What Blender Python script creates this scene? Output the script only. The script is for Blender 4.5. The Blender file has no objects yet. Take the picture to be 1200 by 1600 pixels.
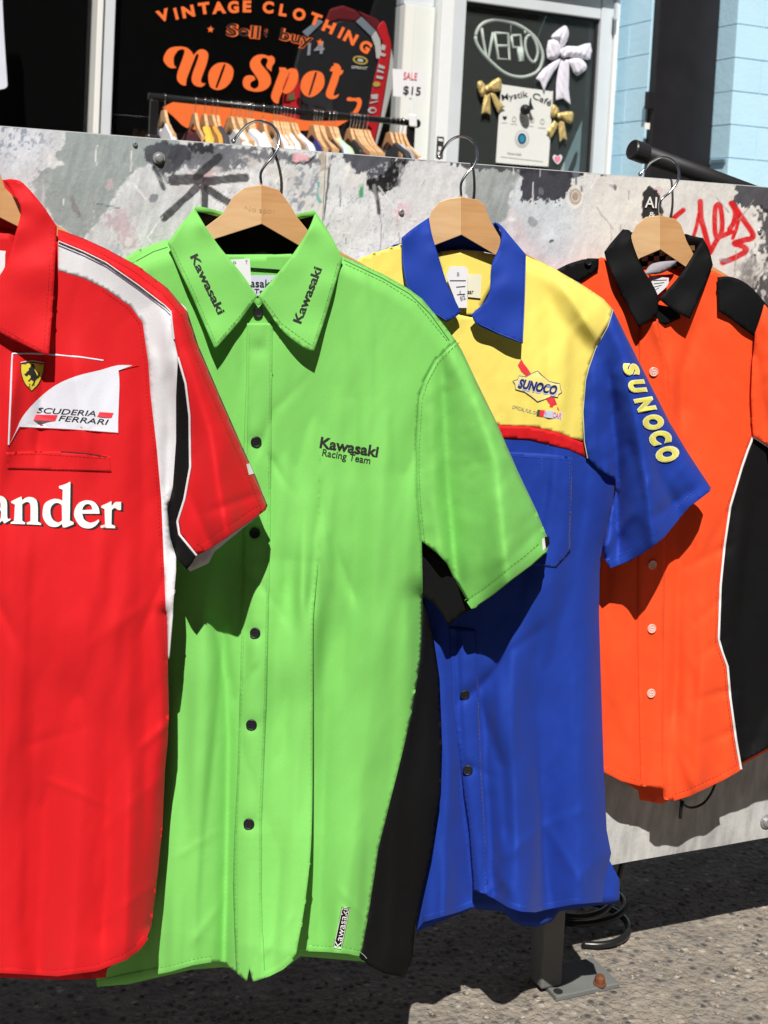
import bpy, bmesh, math, random
import numpy as np
from mathutils import Vector, Matrix
from mathutils.geometry import delaunay_2d_cdt

random.seed(7)
SC = bpy.context.scene
COL = SC.collection

# ------------------------------------------------------------------ camera, world, sun, exposure
# the barrier's front face is the plane y = 0 (x along it, z up); the camera stands in front of it
CAM = np.array([0.0, -1.28, 0.93])
YAW, PITCH, ROLL = math.radians(23.58), math.radians(3.26), math.radians(-2.93)
FPX, CX, CY = 2000.0, 600.0, 489.5           # in pixels of a 1200 x 1600 picture
_f = np.array([math.sin(YAW)*math.cos(PITCH), math.cos(YAW)*math.cos(PITCH), -math.sin(PITCH)])
_r = np.array([math.cos(YAW), -math.sin(YAW), 0.0])
_d = np.cross(_f, _r)
RT = math.cos(ROLL)*_r + math.sin(ROLL)*_d
DN = -math.sin(ROLL)*_r + math.cos(ROLL)*_d
FW = _f
cam = bpy.data.cameras.new('camera'); camo = bpy.data.objects.new('camera', cam); COL.objects.link(camo)
camo.matrix_world = Matrix(((RT[0], -DN[0], -FW[0], CAM[0]), (RT[1], -DN[1], -FW[1], CAM[1]),
                            (RT[2], -DN[2], -FW[2], CAM[2]), (0, 0, 0, 1)))
cam.sensor_fit = 'VERTICAL'; cam.sensor_height = 36.0; cam.sensor_width = 27.0
cam.lens = FPX/1600*36
cam.shift_x = 0.0; cam.shift_y = -(800-CY)/1600.0
cam.clip_start = 0.02; cam.clip_end = 300
cam.dof.use_dof = True; cam.dof.focus_distance = 1.42; cam.dof.aperture_fstop = 16
SC.camera = camo

SUN_EL, SUN_AZ = math.radians(51), math.radians(26)     # azimuth: to the left of the barrier's normal
w = bpy.data.worlds.new('World'); SC.world = w; w.use_nodes = True
nt = w.node_tree; bg = nt.nodes['Background']
sky = nt.nodes.new('ShaderNodeTexSky'); sky.sky_type = 'NISHITA'; sky.sun_disc = False
sky.air_density = 0.5; sky.dust_density = 0.2
sky.sun_elevation = SUN_EL; sky.sun_rotation = math.pi + SUN_AZ
nt.links.new(sky.outputs[0], bg.inputs[0]); bg.inputs[1].default_value = 0.05
sl = bpy.data.lights.new('sun', 'SUN'); sl.energy = 5.0; sl.angle = math.radians(0.5); sl.color = (1, 0.96, 0.9)
so = bpy.data.objects.new('sun', sl); COL.objects.link(so)
so.rotation_euler = Vector((-math.sin(SUN_AZ)*math.cos(SUN_EL), -math.cos(SUN_AZ)*math.cos(SUN_EL), math.sin(SUN_EL))).to_track_quat('Z', 'Y').to_euler()
so.location = (0, -3, 6)
SC.view_settings.view_transform = 'Standard'; SC.view_settings.look = 'None'
SC.view_settings.exposure = 0.30; SC.view_settings.gamma = 1.0
SC.render.engine = 'CYCLES'; SC.cycles.use_denoising = True
SC.cycles.max_bounces = 8; SC.cycles.transparent_max_bounces = 12

# ------------------------------------------------------------------ helpers
def rays(px, py):
    px = np.asarray(px, float); py = np.asarray(py, float)
    return FW + ((px-CX)/FPX)[..., None]*RT + ((py-CY)/FPX)[..., None]*DN
def on_y(px, py, y):                      # where the line of sight meets the vertical plane y
    d = rays(px, py); t = (y-CAM[1])/d[..., 1]
    return CAM + d*t[..., None]
def on_z(px, py, z):
    d = rays(px, py); t = (z-CAM[2])/d[..., 2]
    return CAM + d*t[..., None]
def project(P):
    v = np.asarray(P)-CAM; z = v@FW
    return CX+FPX*(v@RT)/z, CY+FPX*(v@DN)/z
def zm(o, s, pts):                        # coordinates read off an enlarged crop
    return [(o[0]+p[0]/s, o[1]+p[1]/s)+tuple(p[2:]) for p in pts]

def lattice_noise(x, y, seed):
    rng = np.random.RandomState(seed); T = rng.rand(256, 256)
    xi = np.floor(x).astype(int); yi = np.floor(y).astype(int); fx = x-xi; fy = y-yi
    fx = fx*fx*fx*(fx*(fx*6-15)+10); fy = fy*fy*fy*(fy*(fy*6-15)+10)
    a = T[xi % 256, yi % 256]; b = T[(xi+1) % 256, yi % 256]; c = T[xi % 256, (yi+1) % 256]; d = T[(xi+1) % 256, (yi+1) % 256]
    return (a*(1-fx)+b*fx)*(1-fy)+(c*(1-fx)+d*fx)*fy-0.5
def fbm(x, y, sx, sy, seed, oct=3):
    x = np.asarray(x, float); y = np.asarray(y, float); v = 0; a = 1.0
    for k in range(oct):
        v = v+a*lattice_noise(x/sx*2**k+17.3*k+900, y/sy*2**k+5.1*k+900, seed+k); a *= 0.5
    return v
def sstep(a, b, v):
    t = np.clip((v-a)/(b-a), 0, 1); return t*t*(3-2*t)
def inside(px, py, loop):
    px = np.asarray(px, float); py = np.asarray(py, float); r = np.zeros(px.shape, bool); n = len(loop)
    for i in range(n):
        x0, y0 = loop[i][:2]; x1, y1 = loop[(i+1) % n][:2]
        if y0 == y1: continue
        c = ((y0 > py) != (y1 > py)) & (px < (x1-x0)*(py-y0)/(y1-y0)+x0); r ^= c
    return r
def seg_dist(px, py, pts, closed=False):
    """distance to a polyline, signed offset across it (right of travel in picture space is +) and the position 0..1 along it"""
    px = np.asarray(px, float); py = np.asarray(py, float)
    best = np.full(px.shape, 1e9); sg = np.zeros(px.shape); tt = np.zeros(px.shape)
    P = list(pts)+([pts[0]] if closed else []); L = [0]
    for a, b in zip(P, P[1:]): L.append(L[-1]+math.hypot(b[0]-a[0], b[1]-a[1]))
    for i, (a, b) in enumerate(zip(P, P[1:])):
        dx, dy = b[0]-a[0], b[1]-a[1]; q = dx*dx+dy*dy
        if q == 0: continue
        t = np.clip(((px-a[0])*dx+(py-a[1])*dy)/q, 0, 1)
        d = np.hypot(px-a[0]-t*dx, py-a[1]-t*dy); m = d < best
        best = np.where(m, d, best); tt = np.where(m, (L[i]+t*math.sqrt(q))/L[-1], tt)
        sg = np.where(m, np.sign(dx*(py-a[1])-dy*(px-a[0])), sg)
    return best, sg, tt
def crom(P, n):
    out = []
    for i in range(len(P)-1):
        p1, p2 = P[i], P[i+1]; p0 = P[i-1] if i else (2*p1[0]-p2[0], 2*p1[1]-p2[1]); p3 = P[i+2] if i+2 < len(P) else (2*p2[0]-p1[0], 2*p2[1]-p1[1])
        for k in range(n):
            t = k/n; r = []
            for j in range(2):
                r.append(0.5*(2*p1[j]+(p2[j]-p0[j])*t+(2*p0[j]-5*p1[j]+4*p2[j]-p3[j])*t*t+(3*p1[j]-p0[j]-3*p2[j]+p3[j])*t**3))
            out.append(tuple(r))
    out.append(tuple(P[-1][:2])); return out
def curve(pts, n=5): return crom([p[:2] for p in pts], n)
def loop_of(pts, n=4):
    """closed outline through the points; a third value marks a sharp corner"""
    N = len(pts); ci = [i for i, p in enumerate(pts) if len(p) > 2]
    if not ci:
        P = [p[:2] for p in pts]; ext = [P[-1]]+P+[P[0], P[1]]; c = crom(ext, n); return c[n:n*(N+1)]
    out = []
    for a, b in zip(ci, ci[1:]+[ci[0]+N]):
        seg = [pts[i % N][:2] for i in range(a, b+1)]; out += crom(seg, n)[:-1]
    return out
def resample(pts, step, closed=True):
    P = [tuple(p[:2]) for p in pts]; out = []
    for a, b in zip(P, P[1:]+([P[0]] if closed else [])):
        L = math.hypot(b[0]-a[0], b[1]-a[1]); k = max(1, int(round(L/step)))
        for i in range(k): out.append((a[0]+(b[0]-a[0])*i/k, a[1]+(b[1]-a[1])*i/k))
    if not closed: out.append(P[-1])
    return out
def tri_fill(loops, res=None, creases=()):
    """triangles of an outline with holes (even-odd), with inner points on a hexagonal grid if res is given"""
    V = []; E = []
    for lp in loops:
        s = len(V); V += [(p[0], p[1]) for p in lp]; n = len(lp); E += [(s+i, s+(i+1) % n) for i in range(n)]
    if res:
        xs = [v[0] for v in V]; ys = [v[1] for v in V]
        gy = np.arange(min(ys), max(ys), res*0.866); gx = np.arange(min(xs), max(xs), res)
        X, Y = np.meshgrid(gx, gy); X = X+(np.arange(len(gy)) % 2)[:, None]*res*0.5
        X = X.ravel(); Y = Y.ravel(); m = np.zeros(X.shape, bool)
        for lp in loops: m ^= inside(X, Y, lp)
        X = X[m]; Y = Y[m]; d = np.full(X.shape, 1e9)
        for lp in loops: d = np.minimum(d, seg_dist(X, Y, lp, True)[0])
        for cr_ in creases: d = np.minimum(d, seg_dist(X, Y, cr_)[0])
        k = d > res*0.55; V += list(zip(X[k].tolist(), Y[k].tolist()))
    for cr_ in creases:
        s0 = len(V); V += [tuple(q[:2]) for q in cr_]; E += [(s0+i, s0+i+1) for i in range(len(cr_)-1)]
    vo, _, fo, _, _, _ = delaunay_2d_cdt([Vector(v) for v in V], E, [], 0, 1e-4)
    vo = np.array([tuple(v) for v in vo]); fo = np.array([tuple(f) for f in fo if len(f) == 3])
    c = vo[fo].mean(1); m = np.zeros(len(fo), bool)
    for lp in loops: m ^= inside(c[:, 0], c[:, 1], lp)
    fo = fo[m]
    a = vo[fo]; ar = (a[:, 1, 0]-a[:, 0, 0])*(a[:, 2, 1]-a[:, 0, 1])-(a[:, 1, 1]-a[:, 0, 1])*(a[:, 2, 0]-a[:, 0, 0])
    fo[ar > 0] = fo[ar > 0][:, ::-1]       # wind towards the viewer (y down)
    return vo, fo

def tag(o, label=None, cat=None, group=None, kind=None):
    if label: o['label'] = label
    if cat: o['category'] = cat
    if group: o['group'] = group
    if kind: o['kind'] = kind
    return o
def thing(name, loc, label, cat, group=None):
    o = bpy.data.objects.new(name, None); o.empty_display_size = 0.05; o.location = tuple(map(float, loc)); COL.objects.link(o)
    return tag(o, label, cat, group)
def origin(o):
    p = np.zeros(3)
    while o is not None: p = p+np.array(o.location); o = o.parent
    return p
def mesh_obj(name, V, F, mat, parent=None, smooth=False, solid=0, offset=-1, bevel=0, loc=None, sub=0):
    V = np.asarray(V, float)
    if loc is not None: V = V-np.asarray(loc, float)
    if parent is not None: V = V-origin(parent)
    me = bpy.data.meshes.new(name); me.from_pydata(V.tolist(), [], [tuple(int(i) for i in f) for f in F]); me.update()
    if smooth: me.polygons.foreach_set('use_smooth', [True]*len(me.polygons))
    o = bpy.data.objects.new(name, me); COL.objects.link(o)
    if parent is not None: o.parent = parent
    if loc is not None: o.location = tuple(map(float, loc))
    me.materials.append(mat)
    if solid:
        m = o.modifiers.new('t', 'SOLIDIFY'); m.thickness = solid; m.offset = offset
    if bevel:
        m = o.modifiers.new('b', 'BEVEL'); m.width = bevel; m.segments = 2; m.limit_method = 'ANGLE'; m.angle_limit = 0.6
    return o
class Geo:
    def __init__(s): s.V = []; s.F = []
    def add(s, V, F):
        n = len(s.V); s.V += [tuple(v) for v in V]; s.F += [tuple(int(i)+n for i in f) for f in F]; return s
    def box(s, a, b):
        x0, y0, z0 = a; x1, y1, z1 = b
        return s.add([(x0, y0, z0), (x1, y0, z0), (x1, y1, z0), (x0, y1, z0), (x0, y0, z1), (x1, y0, z1), (x1, y1, z1), (x0, y1, z1)],
                     [(0, 3, 2, 1), (4, 5, 6, 7), (0, 1, 5, 4), (1, 2, 6, 5), (2, 3, 7, 6), (3, 0, 4, 7)])
    def tube(s, P, r, n=10, cap=True):
        P = [Vector(p) for p in P]; R = r if hasattr(r, '__len__') else [r]*len(P)
        V = []; up = None
        for i, p in enumerate(P):
            t = (P[min(i+1, len(P)-1)]-P[max(i-1, 0)]).normalized()
            if up is None: up = t.orthogonal().normalized()
            up = (up-t*up.dot(t)).normalized(); sd = t.cross(up)
            for k in range(n):
                a = 2*math.pi*k/n; V.append(tuple(p+(up*math.cos(a)+sd*math.sin(a))*R[i]))
        F = [(i*n+k, i*n+(k+1) % n, (i+1)*n+(k+1) % n, (i+1)*n+k) for i in range(len(P)-1) for k in range(n)]
        if cap: F += [tuple(range(n-1, -1, -1)), tuple((len(P)-1)*n+k for k in range(n))]
        return s.add(V, F)
    def lathe(s, c, ax, prof, n=16):
        ax = Vector(ax).normalized(); u = ax.orthogonal().normalized(); v = ax.cross(u); c = Vector(c); V = []
        for r, h in prof:
            for k in range(n):
                a = 2*math.pi*k/n; V.append(tuple(c+ax*h+(u*math.cos(a)+v*math.sin(a))*r))
        m = len(prof); F = [(i*n+k, i*n+(k+1) % n, (i+1)*n+(k+1) % n, (i+1)*n+k) for i in range(m-1) for k in range(n)]
        F += [tuple(range(n-1, -1, -1)), tuple((m-1)*n+k for k in range(n))]
        return s.add(V, F)
    def obj(s, name, mat, parent=None, **k): return mesh_obj(name, s.V, s.F, mat, parent, **k)
def slab(lp, f0, f1):
    """closed body between two mappings of one outline: f0 front, f1 back"""
    g = Geo(); loops = lp if isinstance(lp[0][0], (tuple, list)) else [lp]
    vo, fo = tri_fill(loops); A = f0(vo[:, 0], vo[:, 1]); B = f1(vo[:, 0], vo[:, 1]); n = len(vo)
    F = [tuple(f) for f in fo]+[tuple(n+i for i in f[::-1]) for f in fo]
    cnt = {}
    for f in fo:
        for a, b in ((f[0], f[1]), (f[1], f[2]), (f[2], f[0])): cnt[(a, b)] = 1
    for (a, b) in cnt:
        if (b, a) not in cnt: F.append((b, a, a+n, b+n))
    return g.add(np.vstack([A, B]), F)

# ------------------------------------------------------------------ materials
MATS = {}
def nodes(name):
    m = bpy.data.materials.new(name); m.use_nodes = True; t = m.node_tree
    return m, t, t.nodes['Principled BSDF'], t.nodes, t.links
def plain(name, col, rough=0.6, metal=0, spec=0.4, var=0.0, scale=30, bump=0.0, bscale=200):
    if name in MATS: return MATS[name]
    m, t, p, N, L = nodes(name); MATS[name] = m
    p.inputs['Roughness'].default_value = rough; p.inputs['Metallic'].default_value = metal; p.inputs['Specular IOR Level'].default_value = spec
    tc = N.new('ShaderNodeTexCoord')
    n = N.new('ShaderNodeTexNoise'); n.inputs['Scale'].default_value = scale; n.inputs['Detail'].default_value = 5; L.new(tc.outputs['Object'], n.inputs['Vector'])
    mx = N.new('ShaderNodeMix'); mx.data_type = 'RGBA'; v = max(var, 0.04)
    mx.inputs['A'].default_value = tuple(c*(1-v) for c in col)+(1,); mx.inputs['B'].default_value = tuple(min(1, c*(1+v)) for c in col)+(1,)
    L.new(n.outputs['Fac'], mx.inputs['Factor']); L.new(mx.outputs['Result'], p.inputs['Base Color'])
    if bump:
        b = N.new('ShaderNodeBump'); b.inputs['Strength'].default_value = 0.5; b.inputs['Distance'].default_value = bump
        n2 = N.new('ShaderNodeTexNoise'); n2.inputs['Scale'].default_value = bscale; n2.inputs['Detail'].default_value = 4; L.new(tc.outputs['Object'], n2.inputs['Vector'])
        L.new(n2.outputs['Fac'], b.inputs['Height']); L.new(b.outputs['Normal'], p.inputs['Normal'])
    return m
def fabric(name, col, sheen=0.08, spec=0.16, rough=0.68, wr=1.0):
    """woven cotton: fine twill, soft creases in the normals, a little lint in the colour"""
    if name in MATS: return MATS[name]
    m, t, p, N, L = nodes(name); MATS[name] = m
    p.inputs['Roughness'].default_value = rough; p.inputs['Specular IOR Level'].default_value = spec
    p.inputs['Sheen Weight'].default_value = sheen; p.inputs['Sheen Roughness'].default_value = 0.5
    p.inputs['Sheen Tint'].default_value = tuple(min(1, c*0.6+0.4) for c in col)+(1,)
    tc = N.new('ShaderNodeTexCoord')
    n = N.new('ShaderNodeTexNoise'); n.inputs['Scale'].default_value = 9; n.inputs['Detail'].default_value = 8; n.inputs['Roughness'].default_value = 0.65
    L.new(tc.outputs['Object'], n.inputs['Vector'])
    mx = N.new('ShaderNodeMix'); mx.data_type = 'RGBA'
    mx.inputs['A'].default_value = tuple(c*0.9 for c in col)+(1,); mx.inputs['B'].default_value = tuple(min(1, c*1.1+0.003) for c in col)+(1,)
    L.new(n.outputs['Fac'], mx.inputs['Factor']); L.new(mx.outputs['Result'], p.inputs['Base Color'])
    g1 = N.new('ShaderNodeTexNoise'); g1.inputs['Scale'].default_value = 1100; g1.inputs['Detail'].default_value = 2; L.new(tc.outputs['Object'], g1.inputs['Vector'])
    gr_ = N.new('ShaderNodeMapRange'); gr_.inputs['From Min'].default_value = 0.3; gr_.inputs['From Max'].default_value = 0.7; gr_.inputs['To Min'].default_value = 0.965; gr_.inputs['To Max'].default_value = 1.025; L.new(g1.outputs['Fac'], gr_.inputs['Value'])
    vm = N.new('ShaderNodeVectorMath'); vm.operation = 'SCALE'; L.new(mx.outputs['Result'], vm.inputs[0]); L.new(gr_.outputs['Result'], vm.inputs['Scale']); L.new(vm.outputs['Vector'], p.inputs['Base Color'])
    # soft drape, then a few crisp pressed creases
    mp = N.new('ShaderNodeMapping'); mp.inputs['Scale'].default_value = (1, 1, 0.45); mp.inputs['Rotation'].default_value = (0, 0.25, 0); L.new(tc.outputs['Object'], mp.inputs['Vector'])
    c1 = N.new('ShaderNodeTexNoise'); c1.inputs['Scale'].default_value = 14; c1.inputs['Detail'].default_value = 2; c1.inputs['Distortion'].default_value = 0.3; L.new(mp.outputs['Vector'], c1.inputs['Vector'])
    b1 = N.new('ShaderNodeBump'); b1.inputs['Strength'].default_value = 0.15*wr; b1.inputs['Distance'].default_value = 0.006; L.new(c1.outputs['Fac'], b1.inputs['Height'])
    mp2 = N.new('ShaderNodeMapping'); mp2.inputs['Scale'].default_value = (1, 1, 0.6); mp2.inputs['Rotation'].default_value = (0, -0.6, 0); L.new(tc.outputs['Object'], mp2.inputs['Vector'])
    c3 = N.new('ShaderNodeTexNoise'); c3.noise_type = 'RIDGED_MULTIFRACTAL'; c3.inputs['Scale'].default_value = 15; c3.inputs['Detail'].default_value = 3; c3.inputs['Distortion'].default_value = 0.5; L.new(mp2.outputs['Vector'], c3.inputs['Vector'])
    mk = N.new('ShaderNodeTexNoise'); mk.inputs['Scale'].default_value = 7; mk.inputs['Detail'].default_value = 1; L.new(tc.outputs['Object'], mk.inputs['Vector'])
    mr = N.new('ShaderNodeMapRange'); mr.inputs['From Min'].default_value = 0.45; mr.inputs['From Max'].default_value = 0.65; mr.inputs['To Max'].default_value = 0.85*wr; L.new(mk.outputs['Fac'], mr.inputs['Value'])
    b3 = N.new('ShaderNodeBump'); b3.inputs['Distance'].default_value = 0.0026; L.new(mr.outputs['Result'], b3.inputs['Strength']); L.new(c3.outputs['Fac'], b3.inputs['Height']); L.new(b1.outputs['Normal'], b3.inputs['Normal'])
    c2 = N.new('ShaderNodeTexNoise'); c2.inputs['Scale'].default_value = 800; c2.inputs['Detail'].default_value = 2; L.new(tc.outputs['Object'], c2.inputs['Vector'])
    b2 = N.new('ShaderNodeBump'); b2.inputs['Strength'].default_value = 0.22; b2.inputs['Distance'].default_value = 0.0006; L.new(c2.outputs['Fac'], b2.inputs['Height'])
    L.new(b3.outputs['Normal'], b2.inputs['Normal']); L.new(b2.outputs['Normal'], p.inputs['Normal'])
    return m
def wood(name, a, b):
    if name in MATS: return MATS[name]
    m, t, p, N, L = nodes(name); MATS[name] = m
    p.inputs['Roughness'].default_value = 0.42; p.inputs['Specular IOR Level'].default_value = 0.4
    tc = N.new('ShaderNodeTexCoord'); mp = N.new('ShaderNodeMapping'); mp.inputs['Rotation'].default_value = (0, -0.5, 0); mp.inputs['Scale'].default_value = (6, 30, 60)
    L.new(tc.outputs['Object'], mp.inputs['Vector'])
    n = N.new('ShaderNodeTexNoise'); n.inputs['Scale'].default_value = 2.2; n.inputs['Detail'].default_value = 7; n.inputs['Distortion'].default_value = 0.6; L.new(mp.outputs['Vector'], n.inputs['Vector'])
    r = N.new('ShaderNodeValToRGB'); r.color_ramp.elements[0].position = 0.3; r.color_ramp.elements[1].position = 0.72
    r.color_ramp.elements[0].color = a+(1,); r.color_ramp.elements[1].color = b+(1,)
    L.new(n.outputs['Fac'], r.inputs['Fac']); L.new(r.outputs['Color'], p.inputs['Base Color'])
    return m
def glass(name, tint=(0.9, 0.92, 0.92), gloss=0.06, haze=0.0, hcol=(0.2, 0.22, 0.22)):
    m = bpy.data.materials.new(name); m.use_nodes = True; t = m.node_tree; N = t.nodes; L = t.links; N.remove(N['Principled BSDF'])
    out = N['Material Output']; tr = N.new('ShaderNodeBsdfTransparent'); tr.inputs[0].default_value = tint+(1,)
    gl = N.new('ShaderNodeBsdfGlossy'); gl.inputs['Roughness'].default_value = 0.02
    lw = N.new('ShaderNodeLayerWeight'); lw.inputs[0].default_value = 0.5; pw = N.new('ShaderNodeMath'); pw.operation = 'POWER'; pw.inputs[1].default_value = 4.0; L.new(lw.outputs['Facing'], pw.inputs[0])
    ly = N.new('ShaderNodeMath'); ly.operation = 'MULTIPLY_ADD'; ly.inputs[1].default_value = 0.5; ly.inputs[2].default_value = gloss*0.5; L.new(pw.outputs[0], ly.inputs[0])
    mx = N.new('ShaderNodeMixShader'); L.new(ly.outputs[0], mx.inputs[0]); L.new(tr.outputs[0], mx.inputs[1]); L.new(gl.outputs[0], mx.inputs[2])
    df = N.new('ShaderNodeBsdfDiffuse'); df.inputs[0].default_value = hcol+(1,)
    m2 = N.new('ShaderNodeMixShader'); m2.inputs[0].default_value = haze; L.new(mx.outputs[0], m2.inputs[1]); L.new(df.outputs[0], m2.inputs[2])
    L.new(m2.outputs[0], out.inputs[0]); return m

# ------------------------------------------------------------------ picture-traced surfaces in the place
class Surf:
    """a hanging sheet: a vertical plane through a point, turned by a (right end towards the street), with a relief h"""
    def __init__(s, o, a, h=0.0, cap=True):
        s.o = np.asarray(o, float); s.n = np.array([-math.sin(a), -math.cos(a), 0.0]); s.u = np.array([math.cos(a), -math.sin(a), 0.0])
        s.base = h; s.folds = []; s.noise = []; s.rounds = []; s.anchors = None; s.cap = cap; s.dents = []; s.gain = 1.6
    def h(s, px, py):
        px = np.asarray(px, float); py = np.asarray(py, float); v = np.full(px.shape, s.base)
        if s.anchors:
            ws = 0; hs = 0
            for ax, ay, ah in s.anchors:
                wgt = 1/((px-ax)**2+(py-ay)**2+60.0)**1.25; ws = ws+wgt; hs = hs+wgt*ah
            v = v+hs/ws
        for pts, wl, wr, amp, a0, a1 in s.folds:
            d, sg, t = seg_dist(px, py, pts); wd = np.where(sg > 0, wl, wr)
            o0 = np.clip(((pts[0][0]-px)*(pts[1][0]-pts[0][0])+(pts[0][1]-py)*(pts[1][1]-pts[0][1]))/math.hypot(pts[1][0]-pts[0][0], pts[1][1]-pts[0][1]), 0, None)*(t <= 0)
            o1 = np.clip(((px-pts[-1][0])*(pts[-1][0]-pts[-2][0])+(py-pts[-1][1])*(pts[-1][1]-pts[-2][1]))/math.hypot(pts[-1][0]-pts[-2][0], pts[-1][1]-pts[-2][1]), 0, None)*(t >= 1)
            ov = np.maximum(o0, o1); d = np.sqrt(np.clip(d*d-ov*ov, 0, None)); en = np.exp(-(ov/(2.6*max(wl, wr)))**2)   # for a fold traced downwards wl is its left side
            v = v+(s.gain if max(wl, wr) > 10.5 else 1.15)*amp*(a0+(a1-a0)*t)*en*np.exp(-(d/wd)**1.45)
        for x, y, r, amp in s.dents:
            v = v+amp*np.exp(-((px-x)**2+(py-y)**2)/r**2)
        for sx, sy, amp, seed, sk in s.noise:
            q = fbm(px+sk*py, py, sx, sy, seed, 3)
            if sy > 200: q = (0.55*q+0.75*(np.abs(q)-0.2))*(0.30+0.70*sstep(480, 1250, py))*(0.55+0.9*np.clip(fbm(px, py, 260, 420, seed+9, 1)+0.5, 0, 1))
            v = v+amp*q
        for pts, wid, drop in s.rounds:
            d = seg_dist(px, py, pts)[0]; q = np.clip(1-d/wid, 0, 1); v = v-drop*(0.7*q*q+0.3*q**4)
        return v
    def at(s, px, py, dh=0.0):
        px = np.asarray(px, float); py = np.asarray(py, float)
        h = s.h(px, py)+dh; d = rays(px, py)
        t = ((s.o-CAM)@s.n+h)/(d@s.n); P = CAM+d*t[..., None]
        if s.cap:
            lim = -0.005-np.clip(h+0.03, 0, 1)*0.25
            m = P[..., 1] > lim
            if m.any():
                t2 = (lim-CAM[1])/d[..., 1]; P = np.where(m[..., None], CAM+d*t2[..., None], P)
        return P
    def like(s, h=0.0):
        k = Surf(s.o, 0, h, s.cap); k.n = s.n; k.u = s.u; return k
class Flat:
    """a vertical wall plane y = const"""
    def __init__(s, y): s.y = y
    def at(s, px, py, dh=0.0): return on_y(px, py, s.y-dh)
def sheet(name, lp, surf, mat, parent, res=5.5, dh=0.0, solid=0.0016, holes=(), creases=()):
    loops = [resample(lp, res)]+[resample(h, res) for h in holes]
    vo, fo = tri_fill(loops, res, creases)
    return mesh_obj(name, surf.at(vo[:, 0], vo[:, 1], dh), fo, mat, parent, smooth=True, solid=solid)
def decal(name, loops, surf, mat, parent, dh=0.0012, res=None, solid=0.0):
    vo, fo = tri_fill(loops if isinstance(loops[0][0], (tuple, list)) else [loops], res)
    return mesh_obj(name, surf.at(vo[:, 0], vo[:, 1], dh), fo, mat, parent, solid=solid, smooth=bool(res))
def many(name, looplist, surf, mat, parent, dh=0.0012, res=None):
    g = Geo()
    for loops in looplist:
        vo, fo = tri_fill(loops if isinstance(loops[0][0], (tuple, list)) else [loops], res); g.add(surf.at(vo[:, 0], vo[:, 1], dh), fo)
    return g.obj(name, mat, parent, smooth=bool(res))
def ribbon_loop(pts, wd):
    P = [np.array(p[:2], float) for p in pts]; l = []; r = []
    for i, p in enumerate(P):
        t = P[min(i+1, len(P)-1)]-P[max(i-1, 0)]; t = t/(np.hypot(*t)+1e-9); n = np.array([-t[1], t[0]])*wd/2
        l.append(tuple(p+n)); r.append(tuple(p-n))
    return l, r
def ribbon(name, pts, wd, surf, mat, parent, dh=0.0014, step=5, closed=False):
    P = resample(list(pts)+([pts[0]] if closed else []), step, False); l, r = ribbon_loop(P, wd); m = [((a[0]+b[0])/2, (a[1]+b[1])/2) for a, b in zip(l, r)]
    g = Geo(); n = len(P); A = np.array(l+m+r); H = np.array([dh*0.3]*n+[dh]*n+[dh*0.3]*n)
    g.add(surf.at(A[:, 0], A[:, 1], H), [(i, i+1, n+i+1, n+i) for i in range(n-1)]+[(n+i, n+i+1, 2*n+i+1, 2*n+i) for i in range(n-1)])
    return g.obj(name, mat, parent, smooth=True)
def stitches(name, lines, surf, mat, parent, dash=4.2, gap=2.2, wd=0.85, dh=0.0009):
    g = Geo()
    for pts in lines:
        P = resample(pts, 1.0, False); k = 0
        while k+dash < len(P):
            a = P[int(k)]; b = P[int(k+dash)]; l, r = ribbon_loop([a, b], wd); q = np.array(l+r[::-1]); g.add(surf.at(q[:, 0], q[:, 1], dh), [(0, 1, 2, 3)]); k += dash+gap
    return g.obj(name, mat, parent)
_FONT = {}
def glyphs(text, bold=0.0, shear=0.0, space=1.0):
    key = (text, bold, shear, space)
    if key not in _FONT:
        c = bpy.data.curves.new('txt', 'FONT'); c.body = text; c.offset = bold; c.shear = shear; c.space_character = space; c.resolution_u = 4; c.fill_mode = 'FRONT'
        o = bpy.data.objects.new('txt', c); COL.objects.link(o); dg = bpy.context.evaluated_depsgraph_get(); me = o.evaluated_get(dg).to_mesh()
        V = np.array([v.co[:] for v in me.vertices]).reshape(-1, 3)[:, :2]; F = [tuple(p.vertices) for p in me.polygons]
        o.evaluated_get(dg).to_mesh_clear(); bpy.data.objects.remove(o); bpy.data.curves.remove(c)
        if len(V): V = V-np.array([V[:, 0].min(), 0])
        _FONT[key] = (V, F)
    return _FONT[key]
def put_text(g, text, p0, p1, hgt, surf, dh=0.0006, bold=0.02, shear=0.0, space=1.0, flip=False):
    """letters along p0-p1; hgt is the height of a capital"""
    V, F = glyphs(text, bold, shear, space); V = V.copy(); cap = glyphs('H', bold)[0][:, 1].max()
    p0 = np.array(p0, float); p1 = np.array(p1, float); e = p1-p0; L = np.hypot(*e); e = e/L; nrm = np.array([e[1], -e[0]])
    X = p0+np.outer(V[:, 0]/V[:, 0].max()*L, e)+np.outer(V[:, 1]/cap*hgt, nrm)
    F = [f[::-1] for f in F] if flip else F
    g.add(surf.at(X[:, 0], X[:, 1], dh), F)
def text_obj(name, items, surf, mat, parent, **k):
    g = Geo()
    for it in items: put_text(g, *it, surf=surf, **k)
    return g.obj(name, mat, parent)
def ellipse(cx, cy, rx, ry, n=24, rot=0.0):
    c, s = math.cos(rot), math.sin(rot)
    return [(cx+rx*math.cos(a)*c-ry*math.sin(a)*s, cy+rx*math.cos(a)*s+ry*math.sin(a)*c) for a in [2*math.pi*i/n for i in range(n)]]

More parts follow.
